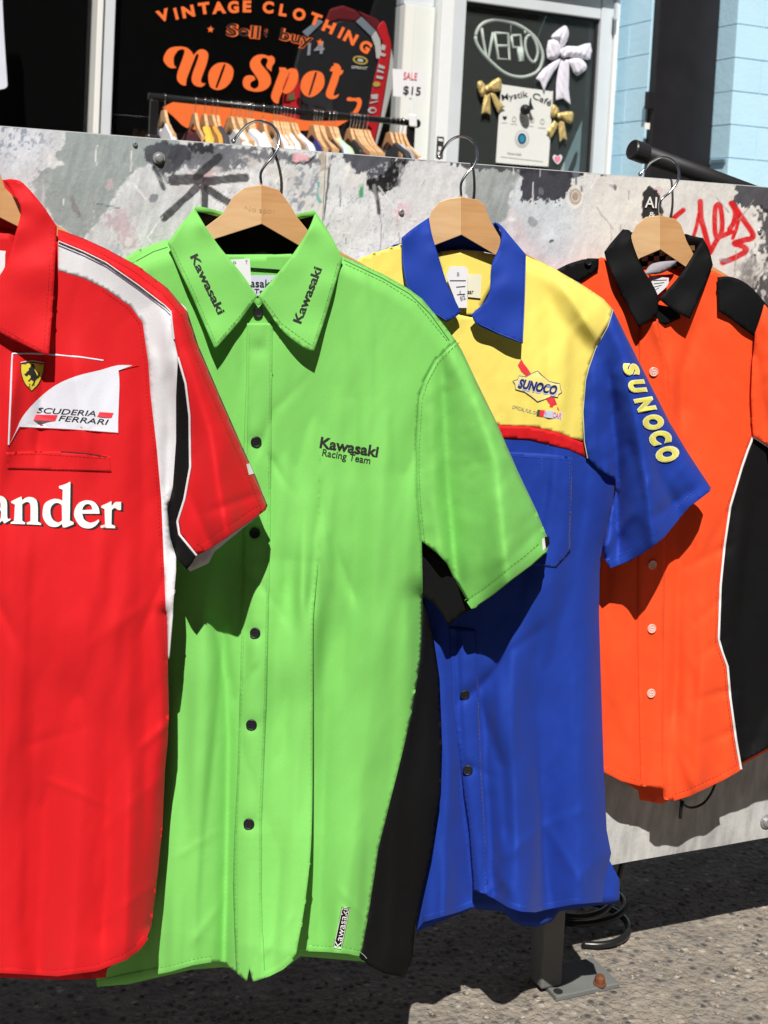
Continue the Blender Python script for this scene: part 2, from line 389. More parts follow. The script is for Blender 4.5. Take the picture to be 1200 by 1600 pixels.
# ------------------------------------------------------------------ ground
def mat_ground():
    m, t, p, N, L = nodes('aggregate_concrete'); p.inputs['Roughness'].default_value = 0.85
    tc = N.new('ShaderNodeTexCoord')
    v = N.new('ShaderNodeTexVoronoi'); v.inputs['Scale'].default_value = 100; L.new(tc.outputs['Object'], v.inputs['Vector'])
    v2 = N.new('ShaderNodeTexVoronoi'); v2.inputs['Scale'].default_value = 260; L.new(tc.outputs['Object'], v2.inputs['Vector'])
    n = N.new('ShaderNodeTexNoise'); n.inputs['Scale'].default_value = 14; n.inputs['Detail'].default_value = 9; n.inputs['Roughness'].default_value = 0.7; L.new(tc.outputs['Object'], n.inputs['Vector'])
    sx = N.new('ShaderNodeSeparateColor'); L.new(v.outputs['Color'], sx.inputs[0])
    r = N.new('ShaderNodeValToRGB'); e = r.color_ramp.elements
    e[0].position = 0.0; e[0].color = (0.045, 0.045, 0.045, 1); e[1].position = 1.0; e[1].color = (0.46, 0.42, 0.37, 1)
    for q, c in ((0.15, (0.10, 0.10, 0.095, 1)), (0.35, (0.24, 0.215, 0.19, 1)), (0.55, (0.16, 0.165, 0.165, 1)), (0.72, (0.32, 0.27, 0.225, 1)), (0.86, (0.20, 0.19, 0.18, 1))):
        k = e.new(q); k.color = c
    L.new(sx.outputs[0], r.inputs['Fac'])
    rm = N.new('ShaderNodeValToRGB'); rm.color_ramp.elements[0].position = 0.22; rm.color_ramp.elements[1].position = 0.62
    rm.color_ramp.elements[0].color = (0, 0, 0, 1); rm.color_ramp.elements[1].color = (1, 1, 1, 1); L.new(v.outputs['Distance'], rm.inputs['Fac'])
    mx = N.new('ShaderNodeMix'); mx.data_type = 'RGBA'; L.new(rm.outputs['Color'], mx.inputs['Factor']); L.new(r.outputs['Color'], mx.inputs['A']); mx.inputs['B'].default_value = (0.24, 0.215, 0.185, 1)
    m2 = N.new('ShaderNodeMix'); m2.data_type = 'RGBA'; m2.blend_type = 'MULTIPLY'; m2.inputs['Factor'].default_value = 0.8
    r2 = N.new('ShaderNodeValToRGB'); r2.color_ramp.elements[0].position = 0.3; r2.color_ramp.elements[1].position = 0.7
    r2.color_ramp.elements[0].color = (0.60, 0.575, 0.545, 1); r2.color_ramp.elements[1].color = (1.45, 1.39, 1.30, 1); L.new(n.outputs['Fac'], r2.inputs['Fac'])
    L.new(mx.outputs['Result'], m2.inputs['A']); L.new(r2.outputs['Color'], m2.inputs['B']); L.new(m2.outputs['Result'], p.inputs['Base Color'])
    b = N.new('ShaderNodeBump'); b.inputs['Strength'].default_value = 1.0; b.inputs['Distance'].default_value = 0.0035; b.invert = True; L.new(v.outputs['Distance'], b.inputs['Height'])
    b2 = N.new('ShaderNodeBump'); b2.inputs['Strength'].default_value = 0.8; b2.inputs['Distance'].default_value = 0.0015; L.new(v2.outputs['Distance'], b2.inputs['Height']); L.new(b.outputs['Normal'], b2.inputs['Normal'])
    b3 = N.new('ShaderNodeBump'); b3.inputs['Strength'].default_value = 0.7; b3.inputs['Distance'].default_value = 0.012; L.new(n.outputs['Fac'], b3.inputs['Height']); L.new(b2.outputs['Normal'], b3.inputs['Normal'])
    L.new(b3.outputs['Normal'], p.inputs['Normal']); return m
M_GROUND = mat_ground()
g = Geo(); g.add([(-80, -80, 0), (80, -80, 0), (80, 80, 0), (-80, 80, 0)], [(0, 1, 2, 3)])
tag(g.obj('ground', M_GROUND), kind='structure')

# loose stones of the worn concrete near the barrier
rng = random.Random(3); g = Geo()
ico = [(0, 0, 1), (0.9, 0, 0.3), (0.28, 0.85, 0.3), (-0.72, 0.53, 0.3), (-0.72, -0.53, 0.3), (0.28, -0.85, 0.3), (0.5, 0.4, -0.6), (-0.5, 0.4, -0.6), (0, -0.7, -0.6)]
icf = [(0, 1, 2), (0, 2, 3), (0, 3, 4), (0, 4, 5), (0, 5, 1), (1, 6, 2), (2, 6, 7), (2, 7, 3), (3, 7, 4), (4, 7, 8), (4, 8, 5), (5, 8, 1), (1, 8, 6)]
for i in range(2600):
    x = rng.uniform(0.05, 1.5); y = rng.uniform(-0.45, 0.22); r = 0.0012+0.0032*rng.random()**3; a = rng.random()*6.28; s = [r*rng.uniform(0.7, 1.3) for _ in range(3)]
    c, q = math.cos(a), math.sin(a)
    g.add([(x+(v[0]*c-v[1]*q)*s[0], y+(v[0]*q+v[1]*c)*s[1], 0.0008+v[2]*s[2]*0.7) for v in ico], icf)
gr = g.obj('gravel', plain('gravel_stone', (0.26, 0.23, 0.19), 0.9, var=0.75, scale=60))
tag(gr, 'loose stone chips and grit on the concrete by the barrier', 'gravel', kind='stuff')

# ------------------------------------------------------------------ the painted barrier
ZT = float(on_y(600, 244, 0)[2]); ZB = float(on_y(1075, 1331, 0)[2])
XL, XR = -0.75, 2.3
PANEL_T = 0.014
barrier = thing('street_barrier', (0.6, 0.02, 0), 'long paint-smeared grey and white barrier panel on steel posts, behind the hanging shirts', 'barrier')

def srgb(c): return np.array([((v/255+0.055)/1.055)**2.4 if v > 10 else v/255/12.92 for v in c])
def paint(px, py):
    """colour of the layered, scraped and scribbled paint (albedo); everything here is paint or paper on the board"""
    wob = 5*fbm(px, py, 16, 16, 11, 3); wob2 = 5*fbm(px, py, 16, 16, 31, 3); fine = fbm(px, py, 5, 7, 51, 3)
    X = px+wob; Y = py+wob2
    C = np.ones(px.shape+(3,))*srgb((212, 214, 217))
    st = fbm(px+py*0.25, py, 7, 30, 61, 4); big = fbm(px, py, 90, 70, 71, 3)
    C = C*(1+0.16*st+0.22*big)[..., None]
    hair = np.abs(fbm(px+0.5*py, py-0.3*px, 14, 9, 81, 4)); cell = fbm(px, py, 45, 45, 95, 2)
    sp = sstep(0.035, 0.0, hair)*sstep(-0.15, 0.25, cell)*0.8
    C = C*(1-sp[..., None]*np.array([0.55, 0.45, 0.35]))
    pit = sstep(0.30, 0.42, fbm(px, py, 3.2, 3.6, 181, 2)); C = C*(1-0.25*pit)[..., None]
    def over(mask, col, op=1.0, var=0.25, seed=5, s=(10, 26)):
        nonlocal C
        k = (mask*op)[..., None]; c = srgb(col)*(1+var*fbm(px+py*0.3, py, s[0], s[1], seed, 4))[..., None]
        C = C*(1-k)+np.clip(c, 0.004, 0.9)*k
    def poly(pts, soft=2.0, x=X, y=Y):
        d = seg_dist(x, y, pts, True)[0]; return np.where(inside(x, y, pts), 1, -1)*d
    def area(pts, soft=2.0, rag=3.0): return sstep(-soft*0.75, soft*0.75, poly(pts)+rag*fine*2.3)
    def stroke(pts, wd, soft=1.2, x=None, y=None, dry=0.0):
        d = seg_dist(px+0.35*wob if x is None else x, py+0.35*wob2 if y is None else y, pts)[0]
        return sstep(soft, -soft, d-wd/2)*(1-dry*sstep(0.0, 0.3, fbm(px-py, py+px, 5, 30, 133, 3)))
    # left: rough blue-white, then a broad grey-green sweep
    over(sstep(125, 60, X-(Y-205)*-0.7)*sstep(300, 262, Y), (203, 208, 217), 0.75)
    over(sstep(0.05, 0.3, fbm(px, py, 5, 6, 141, 3))*sstep(105, 55, X+(Y-205)*0.6)*sstep(268, 225, Y), (110, 122, 145), 0.75)
    gq = [(108, 195), (300, 200), (262, 240), (217, 262), (201, 277), (180, 303), (169, 329), (128, 376), (87, 346), (47, 288), (65, 272), (95, 233)]
    over(area(gq, 1.5, 1.5), (146, 156, 156), 0.95, 0.20, 9, (9, 40))
    over(area([(104, 300), (112, 305), (124, 330), (122, 338), (110, 326)], 2, 2), (132, 128, 130), 0.8)
    over(area([(47, 288), (72, 275), (70, 330), (60, 320)], 2, 3), (168, 172, 176), 0.8)
    over(stroke([(68, 277), (68, 325)], 2.5), (190, 194, 194), 0.8)
    over(area([(217, 262), (300, 250), (310, 420), (130, 420), (130, 376), (169, 329), (185, 300)], 6, 6), (196, 199, 202), 0.8, 0.35, 15, (9, 40))
    over(area([(160, 335), (200, 325), (212, 380), (195, 395), (172, 352)], 12, 10), (186, 158, 168), 0.65)
    over(area([(176, 388), (186, 380), (190, 412), (172, 418)], 6, 6), (150, 165, 178), 0.6)
    # dark smear along the top and the scribbled star
    over(area([(262, 224), (340, 226), (420, 236), (520, 246), (515, 262), (440, 252), (375, 262), (330, 268), (270, 262)], 4, 5), (92, 95, 104), 0.9, 0.4)
    over(area([(225, 232), (238, 222), (262, 220), (290, 226), (300, 246), (282, 268), (262, 276), (244, 266), (228, 250)], 2, 3), (60, 62, 70), 0.92, 0.45)
    over(area([(286, 224), (330, 226), (342, 240), (300, 236)], 2, 3), (36, 37, 43), 0.9)
    over(area([(268, 275), (300, 268), (345, 262), (330, 290), (300, 300), (282, 318), (270, 300)], 5, 5), (205, 200, 202), 0.75)
    over(area([(300, 272), (332, 268), (330, 292), (310, 292)], 6, 4), (190, 140, 150), 0.6)
    for a, b, wd in (((271, 281), (312, 280), 17), ((322, 283), (383, 278), 13), ((308, 276), (342, 246), 13), ((308, 293), (256, 341), 12), ((319, 292), (320, 330), 11), ((324, 295), (362, 319), 13)):
        over(stroke([a, b], wd, 0.9, dry=0.08), (44, 47, 51), 0.92, 0.5)
    over(stroke([(241, 263), (250, 280), (256, 294)], 7, 1, dry=0.3), (42, 46, 54), 0.9); over(stroke([(248, 266), (262, 284)], 4, 1, dry=0.4), (42, 46, 54), 0.8)
    # middle
    over(area([(370, 250), (392, 246), (470, 268), (492, 320), (482, 345), (455, 300), (420, 270)], 8, 8), (208, 206, 204), 0.85)
    over(sstep(0.05, 0.28, fbm(px+0.4*py, py, 6, 8, 151, 3))*area([(455, 262), (500, 250), (500, 340), (450, 340)], 8, 5), (120, 128, 142), 0.7)
    over(area([(452, 240), (484, 240), (482, 250), (462, 254)], 3, 3), (226, 172, 180), 0.95)
    over(stroke([(457, 254), (463, 257), (468, 254), (474, 257), (482, 253), (494, 243)], 3, 1), (20, 20, 24), 0.9)
    over(area([(500, 236), (514, 238), (511, 300), (507, 345), (493, 345), (497, 290)], 1, 2), (212, 208, 200), 0.95)
    over(area([(499, 244), (508, 242), (508, 262), (498, 276)], 2, 3), (150, 132, 112), 0.7)
    over(stroke([(514, 262), (511, 300), (506, 342)], 3, 1), (36, 38, 44), 0.9)
    over(area([(494, 287), (498, 286), (503, 318), (497, 320)], 0.8, 1), (112, 178, 176), 0.95)
    over(area([(536, 234), (705, 246), (700, 256), (640, 251), (633, 262), (622, 290), (602, 305), (578, 297), (573, 272), (553, 272), (550, 262), (545, 255), (537, 260)], 1.5, 3), (74, 75, 84), 0.97, 0.45)
    over(sstep(0.10, 0.3, fbm(px, py, 4, 4, 161, 3))*area([(574, 262), (605, 255), (604, 285), (576, 290)], 3, 2), (170, 172, 176), 0.85)
    over(area([(535, 258), (546, 254), (552, 270), (574, 270), (572, 300), (560, 300), (548, 290), (536, 296)], 2, 3), (214, 213, 212), 0.95)
    over(area([(560, 290), (567, 287), (569, 307), (561, 308)], 0.8, 1), (74, 158, 110), 0.95); over(area([(561, 286), (566, 284), (567, 291), (560, 292)], 0.8, 1), (170, 205, 190), 0.95)
    over(area([(613, 249), (634, 250), (627, 273), (612, 298), (601, 306), (597, 288), (577, 297), (576, 284), (600, 274)], 1.5, 3), (22, 22, 26), 0.97)
    over(stroke([(588, 295), (590, 312), (593, 333)], 6, 1.5), (26, 28, 32), 0.9); over(stroke([(585, 290), (588, 310)], 5, 1.5), (160, 160, 160), 0.6)
    over(stroke([(594, 334), (596, 372), (590, 420)], 1.6, 1), (120, 122, 128), 0.7)
    over(area([(618, 318), (638, 316), (634, 334), (616, 340)], 5, 4), (222, 176, 188), 0.75)
    over(area([(632, 262), (700, 254), (760, 262), (752, 300), (680, 330), (640, 320), (620, 300)], 14, 10), (206, 208, 211), 0.7)
    # right of the blue shirt: grey sweep, dark block, pale board
    over(area([(743, 250), (818, 258), (806, 287), (794, 317), (797, 326), (785, 352), (762, 350), (731, 310), (725, 287), (735, 268)], 1.5, 2), (152, 158, 158), 0.95, 0.3, 19, (8, 30))
    over(area([(806, 287), (818, 275), (880, 310), (960, 380), (960, 470), (830, 420), (790, 350)], 10, 8), (196, 205, 214), 0.6)
    over(area([(800, 330), (840, 380), (880, 430), (860, 445), (820, 400), (790, 360)], 16, 10), (214, 196, 200), 0.65)
    over(sstep(880, 945, X+(Y-300)*0.15), (216, 213, 208), 0.9, 0.14)
    over(area([(700, 244), (965, 262), (955, 268), (911, 275), (820, 270), (740, 266), (700, 258)], 1.5, 4), (70, 70, 77), 0.95, 0.5)
    over(area([(814, 266), (820, 258), (913, 265), (911, 275), (891, 277), (893, 291), (884, 307), (867, 314), (815, 312)], 1.2, 3), (54, 54, 64), 0.97, 0.3)
    over(sstep(0.12, 0.3, fbm(px, py, 3.5, 3.5, 171, 3))*area([(815, 303), (880, 303), (872, 322), (815, 318)], 2, 2), (60, 60, 70), 0.9)
    d = np.hypot((px-899)/13.0, (py-307)/18.0)
    over(sstep(0.16, 0.05, np.abs(d-0.9)), (236, 230, 220), 0.9); over(sstep(0.75, 0.6, d), (150, 118, 92), 0.75, 0.5); over(sstep(0.12, 0.03, np.abs(d-0.45)), (226, 212, 196), 0.8)
    over(stroke([(900, 276), (900, 288)], 3), (60, 60, 64), 0.8); over(stroke([(909, 292), (909, 298)], 3), (70, 66, 62), 0.8)
    # torn black poster
    # red writing
    zz = lambda P: zm((1000, 260), 6, P); red = (208, 26, 30)
    for P, wd in (([(405, 410), (300, 500), (250, 560)], 8), ([(565, 330), (572, 480), (605, 610), (655, 800)], 9), ([(552, 450), (530, 560), (500, 660)], 6),
                  ([(655, 810), (715, 700), (765, 610), (768, 470), (745, 362), (708, 385), (700, 520), (708, 640), (740, 662), (860, 612)], 8),
                  ([(852, 345), (890, 420), (880, 520), (838, 590)], 8), ([(870, 345), (935, 450), (1050, 620), (1048, 672), (980, 690), (885, 722), (960, 748), (995, 790), (900, 850), (775, 902)], 9),
                  ([(935, 450), (905, 580), (870, 672)], 6)):
        over(stroke(curve(zz(P), 6), wd, 0.9, px, py, 0.06), red, 0.99, 0.10)
    over(area([(1152, 270), (1240, 280), (1240, 350), (1196, 332), (1176, 322), (1150, 320)], 1.5, 4), (62, 62, 70), 0.95, 0.4)
    over(area([(1186, 330), (1240, 330), (1240, 520), (1180, 520), (1176, 450), (1192, 430)], 8, 10), (44, 43, 45), 0.9, 0.6)
    over(sstep(0.0, 0.2, fbm(px, py, 12, 30, 191, 3))*area([(1172, 425), (1200, 420), (1240, 450), (1240, 560), (1165, 480)], 5, 6), (196, 192, 188), 0.9)
    over(area([(1150, 440), (1175, 395), (1186, 440), (1180, 470), (1150, 460)], 14, 8), (70, 68, 68), 0.7)
    # scratches, drips and chips of older coats
    rg = random.Random(77); band = sstep(520, 470, py)
    for k in range(70):
        x0, y0 = rg.uniform(-40, 1240), rg.uniform(215, 470); an = rg.choice((1.5, 1.6, 0.9, 2.2, 0.2)); ln = rg.uniform(6, 42); x1, y1 = x0+ln*math.cos(an), y0+ln*math.sin(an)
        m = (np.abs(px-(x0+x1)/2) < ln+6) & (np.abs(py-(y0+y1)/2) < ln+6)
        if not m.any(): continue
        dd = np.full(px.shape, 99.0); dd[m] = seg_dist(px[m]+0.5*wob[m], py[m]+0.5*wob2[m], [(x0, y0), (x1, y1)])[0]
        over(sstep(1.6, 0.4, dd)*band, rg.choice(((70, 74, 84), (112, 118, 128), (236, 236, 236), (232, 230, 226), (150, 138, 132))), rg.uniform(0.4, 0.85))
    for k in range(60):
        x0, y0, r_ = rg.uniform(-40, 1240), rg.uniform(210, 470), rg.uniform(2, 9)
        m = (np.abs(px-x0) < 3*r_) & (np.abs(py-y0) < 3*r_)
        if not m.any(): continue
        dd = np.full(px.shape, 9.0); dd[m] = np.hypot((px[m]-x0+wob[m]*1.2)/r_, (py[m]-y0+wob2[m]*1.2)/(r_*rg.uniform(0.5, 1.4)))
        over(sstep(1.15, 0.9, dd)*band, rg.choice(((60, 62, 70), (232, 231, 230), (226, 226, 228), (160, 168, 176), (206, 178, 184), (120, 126, 132))), rg.uniform(0.5, 0.9))
    over(area([(1003, 303), (1012, 289), (1026, 297), (1034, 314), (1034, 346), (1002, 346)], 0.8, 0.9), (24, 24, 26), 0.97)
    # lower board: plain weathered grey
    k = sstep(1080, 1150, py)[..., None]; C = C*(1-k)+srgb((176, 176, 174))*(1+0.35*st+0.3*big)[..., None]*k
    # worn edge: bare light metal at the left end, primer elsewhere
    dt = (ZT-0.0035)
    return np.clip(C, 0.004, 0.85)

def mat_paint():
    m, t, p, N, L = nodes('layered_paint'); p.inputs['Roughness'].default_value = 0.55; p.inputs['Specular IOR Level'].default_value = 0.35
    a = N.new('ShaderNodeAttribute'); a.attribute_name = 'paint'; tc = N.new('ShaderNodeTexCoord')
    mp = N.new('ShaderNodeMapping'); mp.inputs['Scale'].default_value = (1.6, 1, 0.7); mp.inputs['Rotation'].default_value = (0, 0.5, 0); L.new(tc.outputs['Object'], mp.inputs['Vector'])
    n = N.new('ShaderNodeTexNoise'); n.inputs['Scale'].default_value = 150; n.inputs['Detail'].default_value = 6; n.inputs['Roughness'].default_value = 0.7; n.inputs['Distortion'].default_value = 1.5; L.new(mp.outputs['Vector'], n.inputs['Vector'])
    r = N.new('ShaderNodeValToRGB'); r.color_ramp.elements[0].position = 0.3; r.color_ramp.elements[1].position = 0.7
    r.color_ramp.elements[0].color = (0.90, 0.90, 0.91, 1); r.color_ramp.elements[1].color = (1.07, 1.07, 1.06, 1); L.new(n.outputs['Fac'], r.inputs['Fac'])
    x = N.new('ShaderNodeMix'); x.data_type = 'RGBA'; x.blend_type = 'MULTIPLY'; x.inputs['Factor'].default_value = 1; L.new(a.outputs['Color'], x.inputs['A']); L.new(r.outputs['Color'], x.inputs['B'])
    L.new(x.outputs['Result'], p.inputs['Base Color'])
    b = N.new('ShaderNodeBump'); b.inputs['Strength'].default_value = 0.35; b.inputs['Distance'].default_value = 0.0016; L.new(n.outputs['Fac'], b.inputs['Height'])
    n2 = N.new('ShaderNodeTexNoise'); n2.inputs['Scale'].default_value = 28; n2.inputs['Detail'].default_value = 4; L.new(tc.outputs['Object'], n2.inputs['Vector'])
    b2 = N.new('ShaderNodeBump'); b2.inputs['Strength'].default_value = 0.5; b2.inputs['Distance'].default_value = 0.004; L.new(n2.outputs['Fac'], b2.inputs['Height']); L.new(b.outputs['Normal'], b2.inputs['Normal'])
    L.new(b2.outputs['Normal'], p.inputs['Normal']); return m
M_PAINT = mat_paint()
M_STEEL = plain('galvanised_steel', (0.45, 0.46, 0.47), 0.45, 0.7, var=0.25, scale=25, bump=0.0006, bscale=60)
M_DARKSTEEL = plain('weathered_grey_steel', (0.15, 0.155, 0.15), 0.7, 0.1, var=0.35, scale=18, bump=0.001, bscale=80)
def board(name, x0, x1, tilt=0.0):
    fz = 0.30; xs = np.linspace(x0, x1, max(2, int((x1-x0)/0.0014))); zs = np.concatenate([np.linspace(ZB, ZT-fz, 40)[:-1], np.linspace(ZT-fz, ZT-0.001, 215)])
    X, Z = np.meshgrid(xs, zs); P = np.stack([X, np.full(X.shape, 0.0), Z], -1).reshape(-1, 3)
    P[:, 1] += 0.0012*(fbm(P[:, 0]*100, P[:, 2]*100, 9, 9, 5, 2))+0.0006
    px, py = project(P); C = paint(px, py)
    nx, nz = len(xs), len(zs); idx = np.arange(nx*nz).reshape(nz, nx)
    F = np.stack([idx[:-1, :-1], idx[:-1, 1:], idx[1:, 1:], idx[1:, :-1]], -1).reshape(-1, 4)
    n = len(P); B = np.array([(x0, 0.0022, ZB), (x1, 0.0022, ZB), (x1, PANEL_T, ZB), (x0, PANEL_T, ZB), (x0, 0.0022, ZT), (x1, 0.0022, ZT), (x1, PANEL_T, ZT), (x0, PANEL_T, ZT)])
    V = np.vstack([P, B]); q = [(0, 3, 2, 1), (4, 5, 6, 7), (1, 2, 6, 5), (2, 3, 7, 6), (3, 0, 4, 7), (0, 1, 5, 4)]
    me = bpy.data.meshes.new(name); me.from_pydata((V-origin(barrier)).tolist(), [], F.tolist()+[tuple(i+n for i in f) for f in q]); me.update()
    at = me.color_attributes.new('paint', 'FLOAT_COLOR', 'POINT'); A = np.ones((len(V), 4)); A[:n, :3] = C; A[n:, :3] = (0.55, 0.56, 0.56)
    at.data.foreach_set('color', A.ravel()); me.materials.append(M_PAINT)
    o = bpy.data.objects.new(name, me); COL.objects.link(o); o.parent = barrier; return o
XS1 = float(on_y(507, 300, 0)[0]); XS2 = float(on_y(1300, 400, 0)[0])
board('panel', float(on_y(-70, 300, 0)[0]), XS1-0.0006); board('panel', XS1+0.0006, XS2-0.0008)
for a, b in ((XL, float(on_y(-70, 300, 0)[0])-0.0012), (XS2+0.0008, XR)):
    xs = [a, b]; V = [(a, 0, ZB), (b, 0, ZB), (b, PANEL_T, ZB), (a, PANEL_T, ZB), (a, 0, ZT), (b, 0, ZT), (b, PANEL_T, ZT), (a, PANEL_T, ZT)]
    o = mesh_obj('panel', V, [(0, 3, 2, 1), (4, 5, 6, 7), (0, 1, 5, 4), (1, 2, 6, 5), (2, 3, 7, 6), (3, 0, 4, 7)], M_PAINT, barrier)
    at = o.data.color_attributes.new('paint', 'FLOAT_COLOR', 'POINT'); at.data.foreach_set('color', [0.42, 0.43, 0.44, 1]*8)
# fixings
def bolt(px, py, r, big=False):
    c = on_y(px, py, 0); g = Geo()
    if big: g.lathe(c, (0, -1, 0), [(r*1.5, 0), (r*1.5, 0.0014), (r, 0.0015), (r, 0.004), (r*0.75, 0.005), (r*0.3, 0.0052)], 14)
    else: g.lathe(c, (0, -1, 0), [(r*1.2, 0), (r*1.1, 0.0012), (r*0.8, 0.002), (r*0.35, 0.002), (r*0.3, 0.001)], 12)
    return g.obj('bolt' if big else 'screw', M_STEEL, barrier)
bolt(248, 247, 0.0042, True); bolt(211, 225, 0.0022); bolt(627, 331, 0.003); bolt(1187, 361, 0.003); bolt(1197, 1283, 0.006, True)
# white lettering left on the torn black poster
surfP = Flat(-0.0008)
text_obj('poster_lettering', [('AI', (1007.5, 324), (1026, 325), 17)], surfP, plain('paper_white', (0.75, 0.74, 0.72), 0.8), barrier, bold=0.01, dh=0.0006)
text_obj('poster_lettering', [('&', (1014, 339), (1024, 339), 8)], surfP, MATS['paper_white'], barrier, bold=0.01, dh=0.0006)
# posts with foot plates
M_RUST = plain('rusty_iron', (0.17, 0.06, 0.025), 0.8, 0.2, var=0.6, scale=120, bump=0.001, bscale=300)
def post(xc, y0):
    g = Geo().box((xc-0.018, PANEL_T+0.001, 0.006), (xc+0.018, PANEL_T+0.04, ZT-0.03)); o = g.obj('post', M_DARKSTEEL, barrier, bevel=0.003)
    return o
c0 = on_z(869, 1566, 0.0); c1 = on_z(970, 1546, 0.0)
px0, px1, py0 = c0[0], c1[0], c0[1]
g = Geo().box((px0, py0, 0.0), (px1, py0+0.062, 0.007)); g.obj('foot_plate', M_DARKSTEEL, barrier, bevel=0.0015)
xp = float(on_y(884, 1500, PANEL_T)[0])
g = Geo().box((xp-0.015, PANEL_T+0.028, 0.0072), (xp+0.015, PANEL_T+0.06, ZT-0.03)); g.obj('post', M_DARKSTEEL, barrier, bevel=0.003)
c = on_z(937, 1538, 0.007); g = Geo().lathe((c[0], c[1], 0.0072), (0, 0, 1), [(0.0085, 0), (0.0085, 0.002), (0.0066, 0.0022), (0.0066, 0.009), (0.004, 0.012), (0.001, 0.0125)], 8); g.obj('anchor_bolt', M_RUST, barrier)
c = on_z(872, 1549, 0.0072); g = Geo().lathe((c[0], c[1], 0.0071), (0, 0, 1), [(0.006, 0), (0.006, 0.0006), (0.0045, 0.0008)], 12); g.obj('bolt_hole', plain('dark_hole', (0.01, 0.01, 0.01), 0.9), barrier)
for xc in (-0.55, 1.75):
    g = Geo().box((xc-0.0165, PANEL_T+0.002, 0.0072), (xc+0.0165, PANEL_T+0.042, ZT-0.03)); g.obj('post', M_DARKSTEEL, barrier, bevel=0.003)
    g = Geo().box((xc-0.05, -0.02, 0.0), (xc+0.05, 0.11, 0.007)); g.obj('foot_plate', M_DARKSTEEL, barrier, bevel=0.0015)
# bottom rail behind the panels
g = Geo().box((XL, PANEL_T+0.062, ZB+0.06), (XR, PANEL_T+0.09, ZB+0.10)); g.obj('rail', M_DARKSTEEL, barrier, bevel=0.003)

# ------------------------------------------------------------------ black cable on the ground, cable end on the panel, black tube
M_RUBBER = plain('black_rubber', (0.012, 0.012, 0.013), 0.32, spec=0.5, var=0.3)
cc = on_z(962, 1478, 0.0); pts = []
for k in range(0, 150):
    a = -2.2+k*0.13; lift = 0.006+0.00045*k; rr = 0.052+0.012*math.sin(k*0.21); pts.append((cc[0]-0.02+rr*1.0*math.cos(a)+0.012*math.sin(k*0.05), cc[1]+0.05+rr*0.9*math.sin(a), lift))
q = on_y(1002, 1400, 0.06); pts += [(q[0]+0.01, 0.08, 0.10), (q[0], 0.06, 0.16), (q[0]-0.03, 0.07, 0.24), (q[0]-0.05, 0.075, 0.34)]
pts = [tuple(p) for p in pts]
S3 = []
for i in range(len(pts)): S3.append(tuple(sum(pts[min(max(i+j, 0), len(pts)-1)][c] for j in (-2, -1, 0, 1, 2))/5 for c in range(3)))
g = Geo().tube(S3, 0.0046, 8)
tag(mesh_obj('cable_coil', g.V, g.F, M_RUBBER, None, smooth=True, loc=(cc[0], cc[1], 0)), 'loosely coiled glossy black cable on the ground beside the steel foot plate', 'cable')
P = [on_y(x, y, -0.012) for x, y in curve([(1060, 1225), (1063, 1250), (1078, 1262), (1098, 1256), (1112, 1238), (1119, 1218), (1122, 1195)], 6)]
g = Geo().tube(P, 0.0016, 7); g.tube([on_y(1066, 1252, -0.014), on_y(1064, 1264, -0.012), on_y(1063, 1278, -0.01)], 0.0024, 7)
tag(mesh_obj('cable_loop', g.V, g.F, M_RUBBER, None, smooth=True, loc=P[0]), 'thin black cable loop poking out below the orange shirt hem', 'cable')
a = on_y(987, 233, 0.28); b = on_y(1112, 279, 0.28); e = b-a; e = e/np.linalg.norm(e)
L_ = (a[2]-0.0)/(-e[2]); far = a+e*min(L_, 1.35)
tubeo = thing('black_tube', (far[0], far[1], max(0, far[2])), 'thick black tube slanting down behind the barrier by the blue wall', 'tube')
g = Geo().tube([tuple(a+e*0.003), tuple(a+e*0.2), tuple(far)], 0.0135, 20); g.obj('shaft', plain('matt_black', (0.013, 0.013, 0.014), 0.55, var=0.3), tubeo, smooth=True)
g = Geo().lathe(a+e*0.004, -e, [(0.0150, -0.02), (0.0150, 0.002), (0.0135, 0.004), (0.009, 0.003)], 20); g.obj('end_cap', plain('black_plastic', (0.02, 0.02, 0.021), 0.4), tubeo)

# ------------------------------------------------------------------ the shop front
YG = 4.72                                   # glass
def X(px, y, py=100): return float(on_y(px, py, y)[0])
shop = thing('shop_building', (2.0, YG, 0), 'shop front with dark windows, pale metal door frame and light blue block wall', 'building')
M_ALU = plain('pale_anodised_frame', (0.62, 0.66, 0.69), 0.45, 0.1, var=0.08, scale=6)
M_CREAM = plain('cream_painted_trim', (0.74, 0.74, 0.70), 0.5, var=0.05, scale=5)
M_WHITE = plain('white_painted_board', (0.68, 0.70, 0.67), 0.55, var=0.05, scale=4)
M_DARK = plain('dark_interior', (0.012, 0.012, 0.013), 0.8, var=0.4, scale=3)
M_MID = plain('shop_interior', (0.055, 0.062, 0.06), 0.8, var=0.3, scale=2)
ZTOP = 3.3
def bar(name, x0, x1, y0, y1, z0, z1, mat, bevel=0.004): return Geo().box((x0, y0, z0), (x1, y1, z1)).obj(name, mat, shop, bevel=bevel)
xm0, xm1 = X(148, 4.62), X(178, 4.62)
bar('mullion', xm0+0.028, xm1, 4.63, 4.75, 0.5, ZTOP, M_ALU); bar('mullion_trim', xm0, xm0+0.027, 4.60, 4.75, 0.5, ZTOP, M_CREAM)
xw1 = X(629, 4.66)                                          # right end of the lettered window
bar('bulkhead', -3.0, xw1, 4.66, 4.78, 0, 0.47, M_WHITE); bar('window_sill', -3.0, xw1, 4.58, 4.80, 0.47, 0.498, M_ALU)
M_PANE = glass('window_glass', (0.92, 0.93, 0.94), haze=0.006); M_DPANE = glass('door_glass', (0.90, 0.92, 0.91), haze=0.055, hcol=(0.34, 0.38, 0.37))
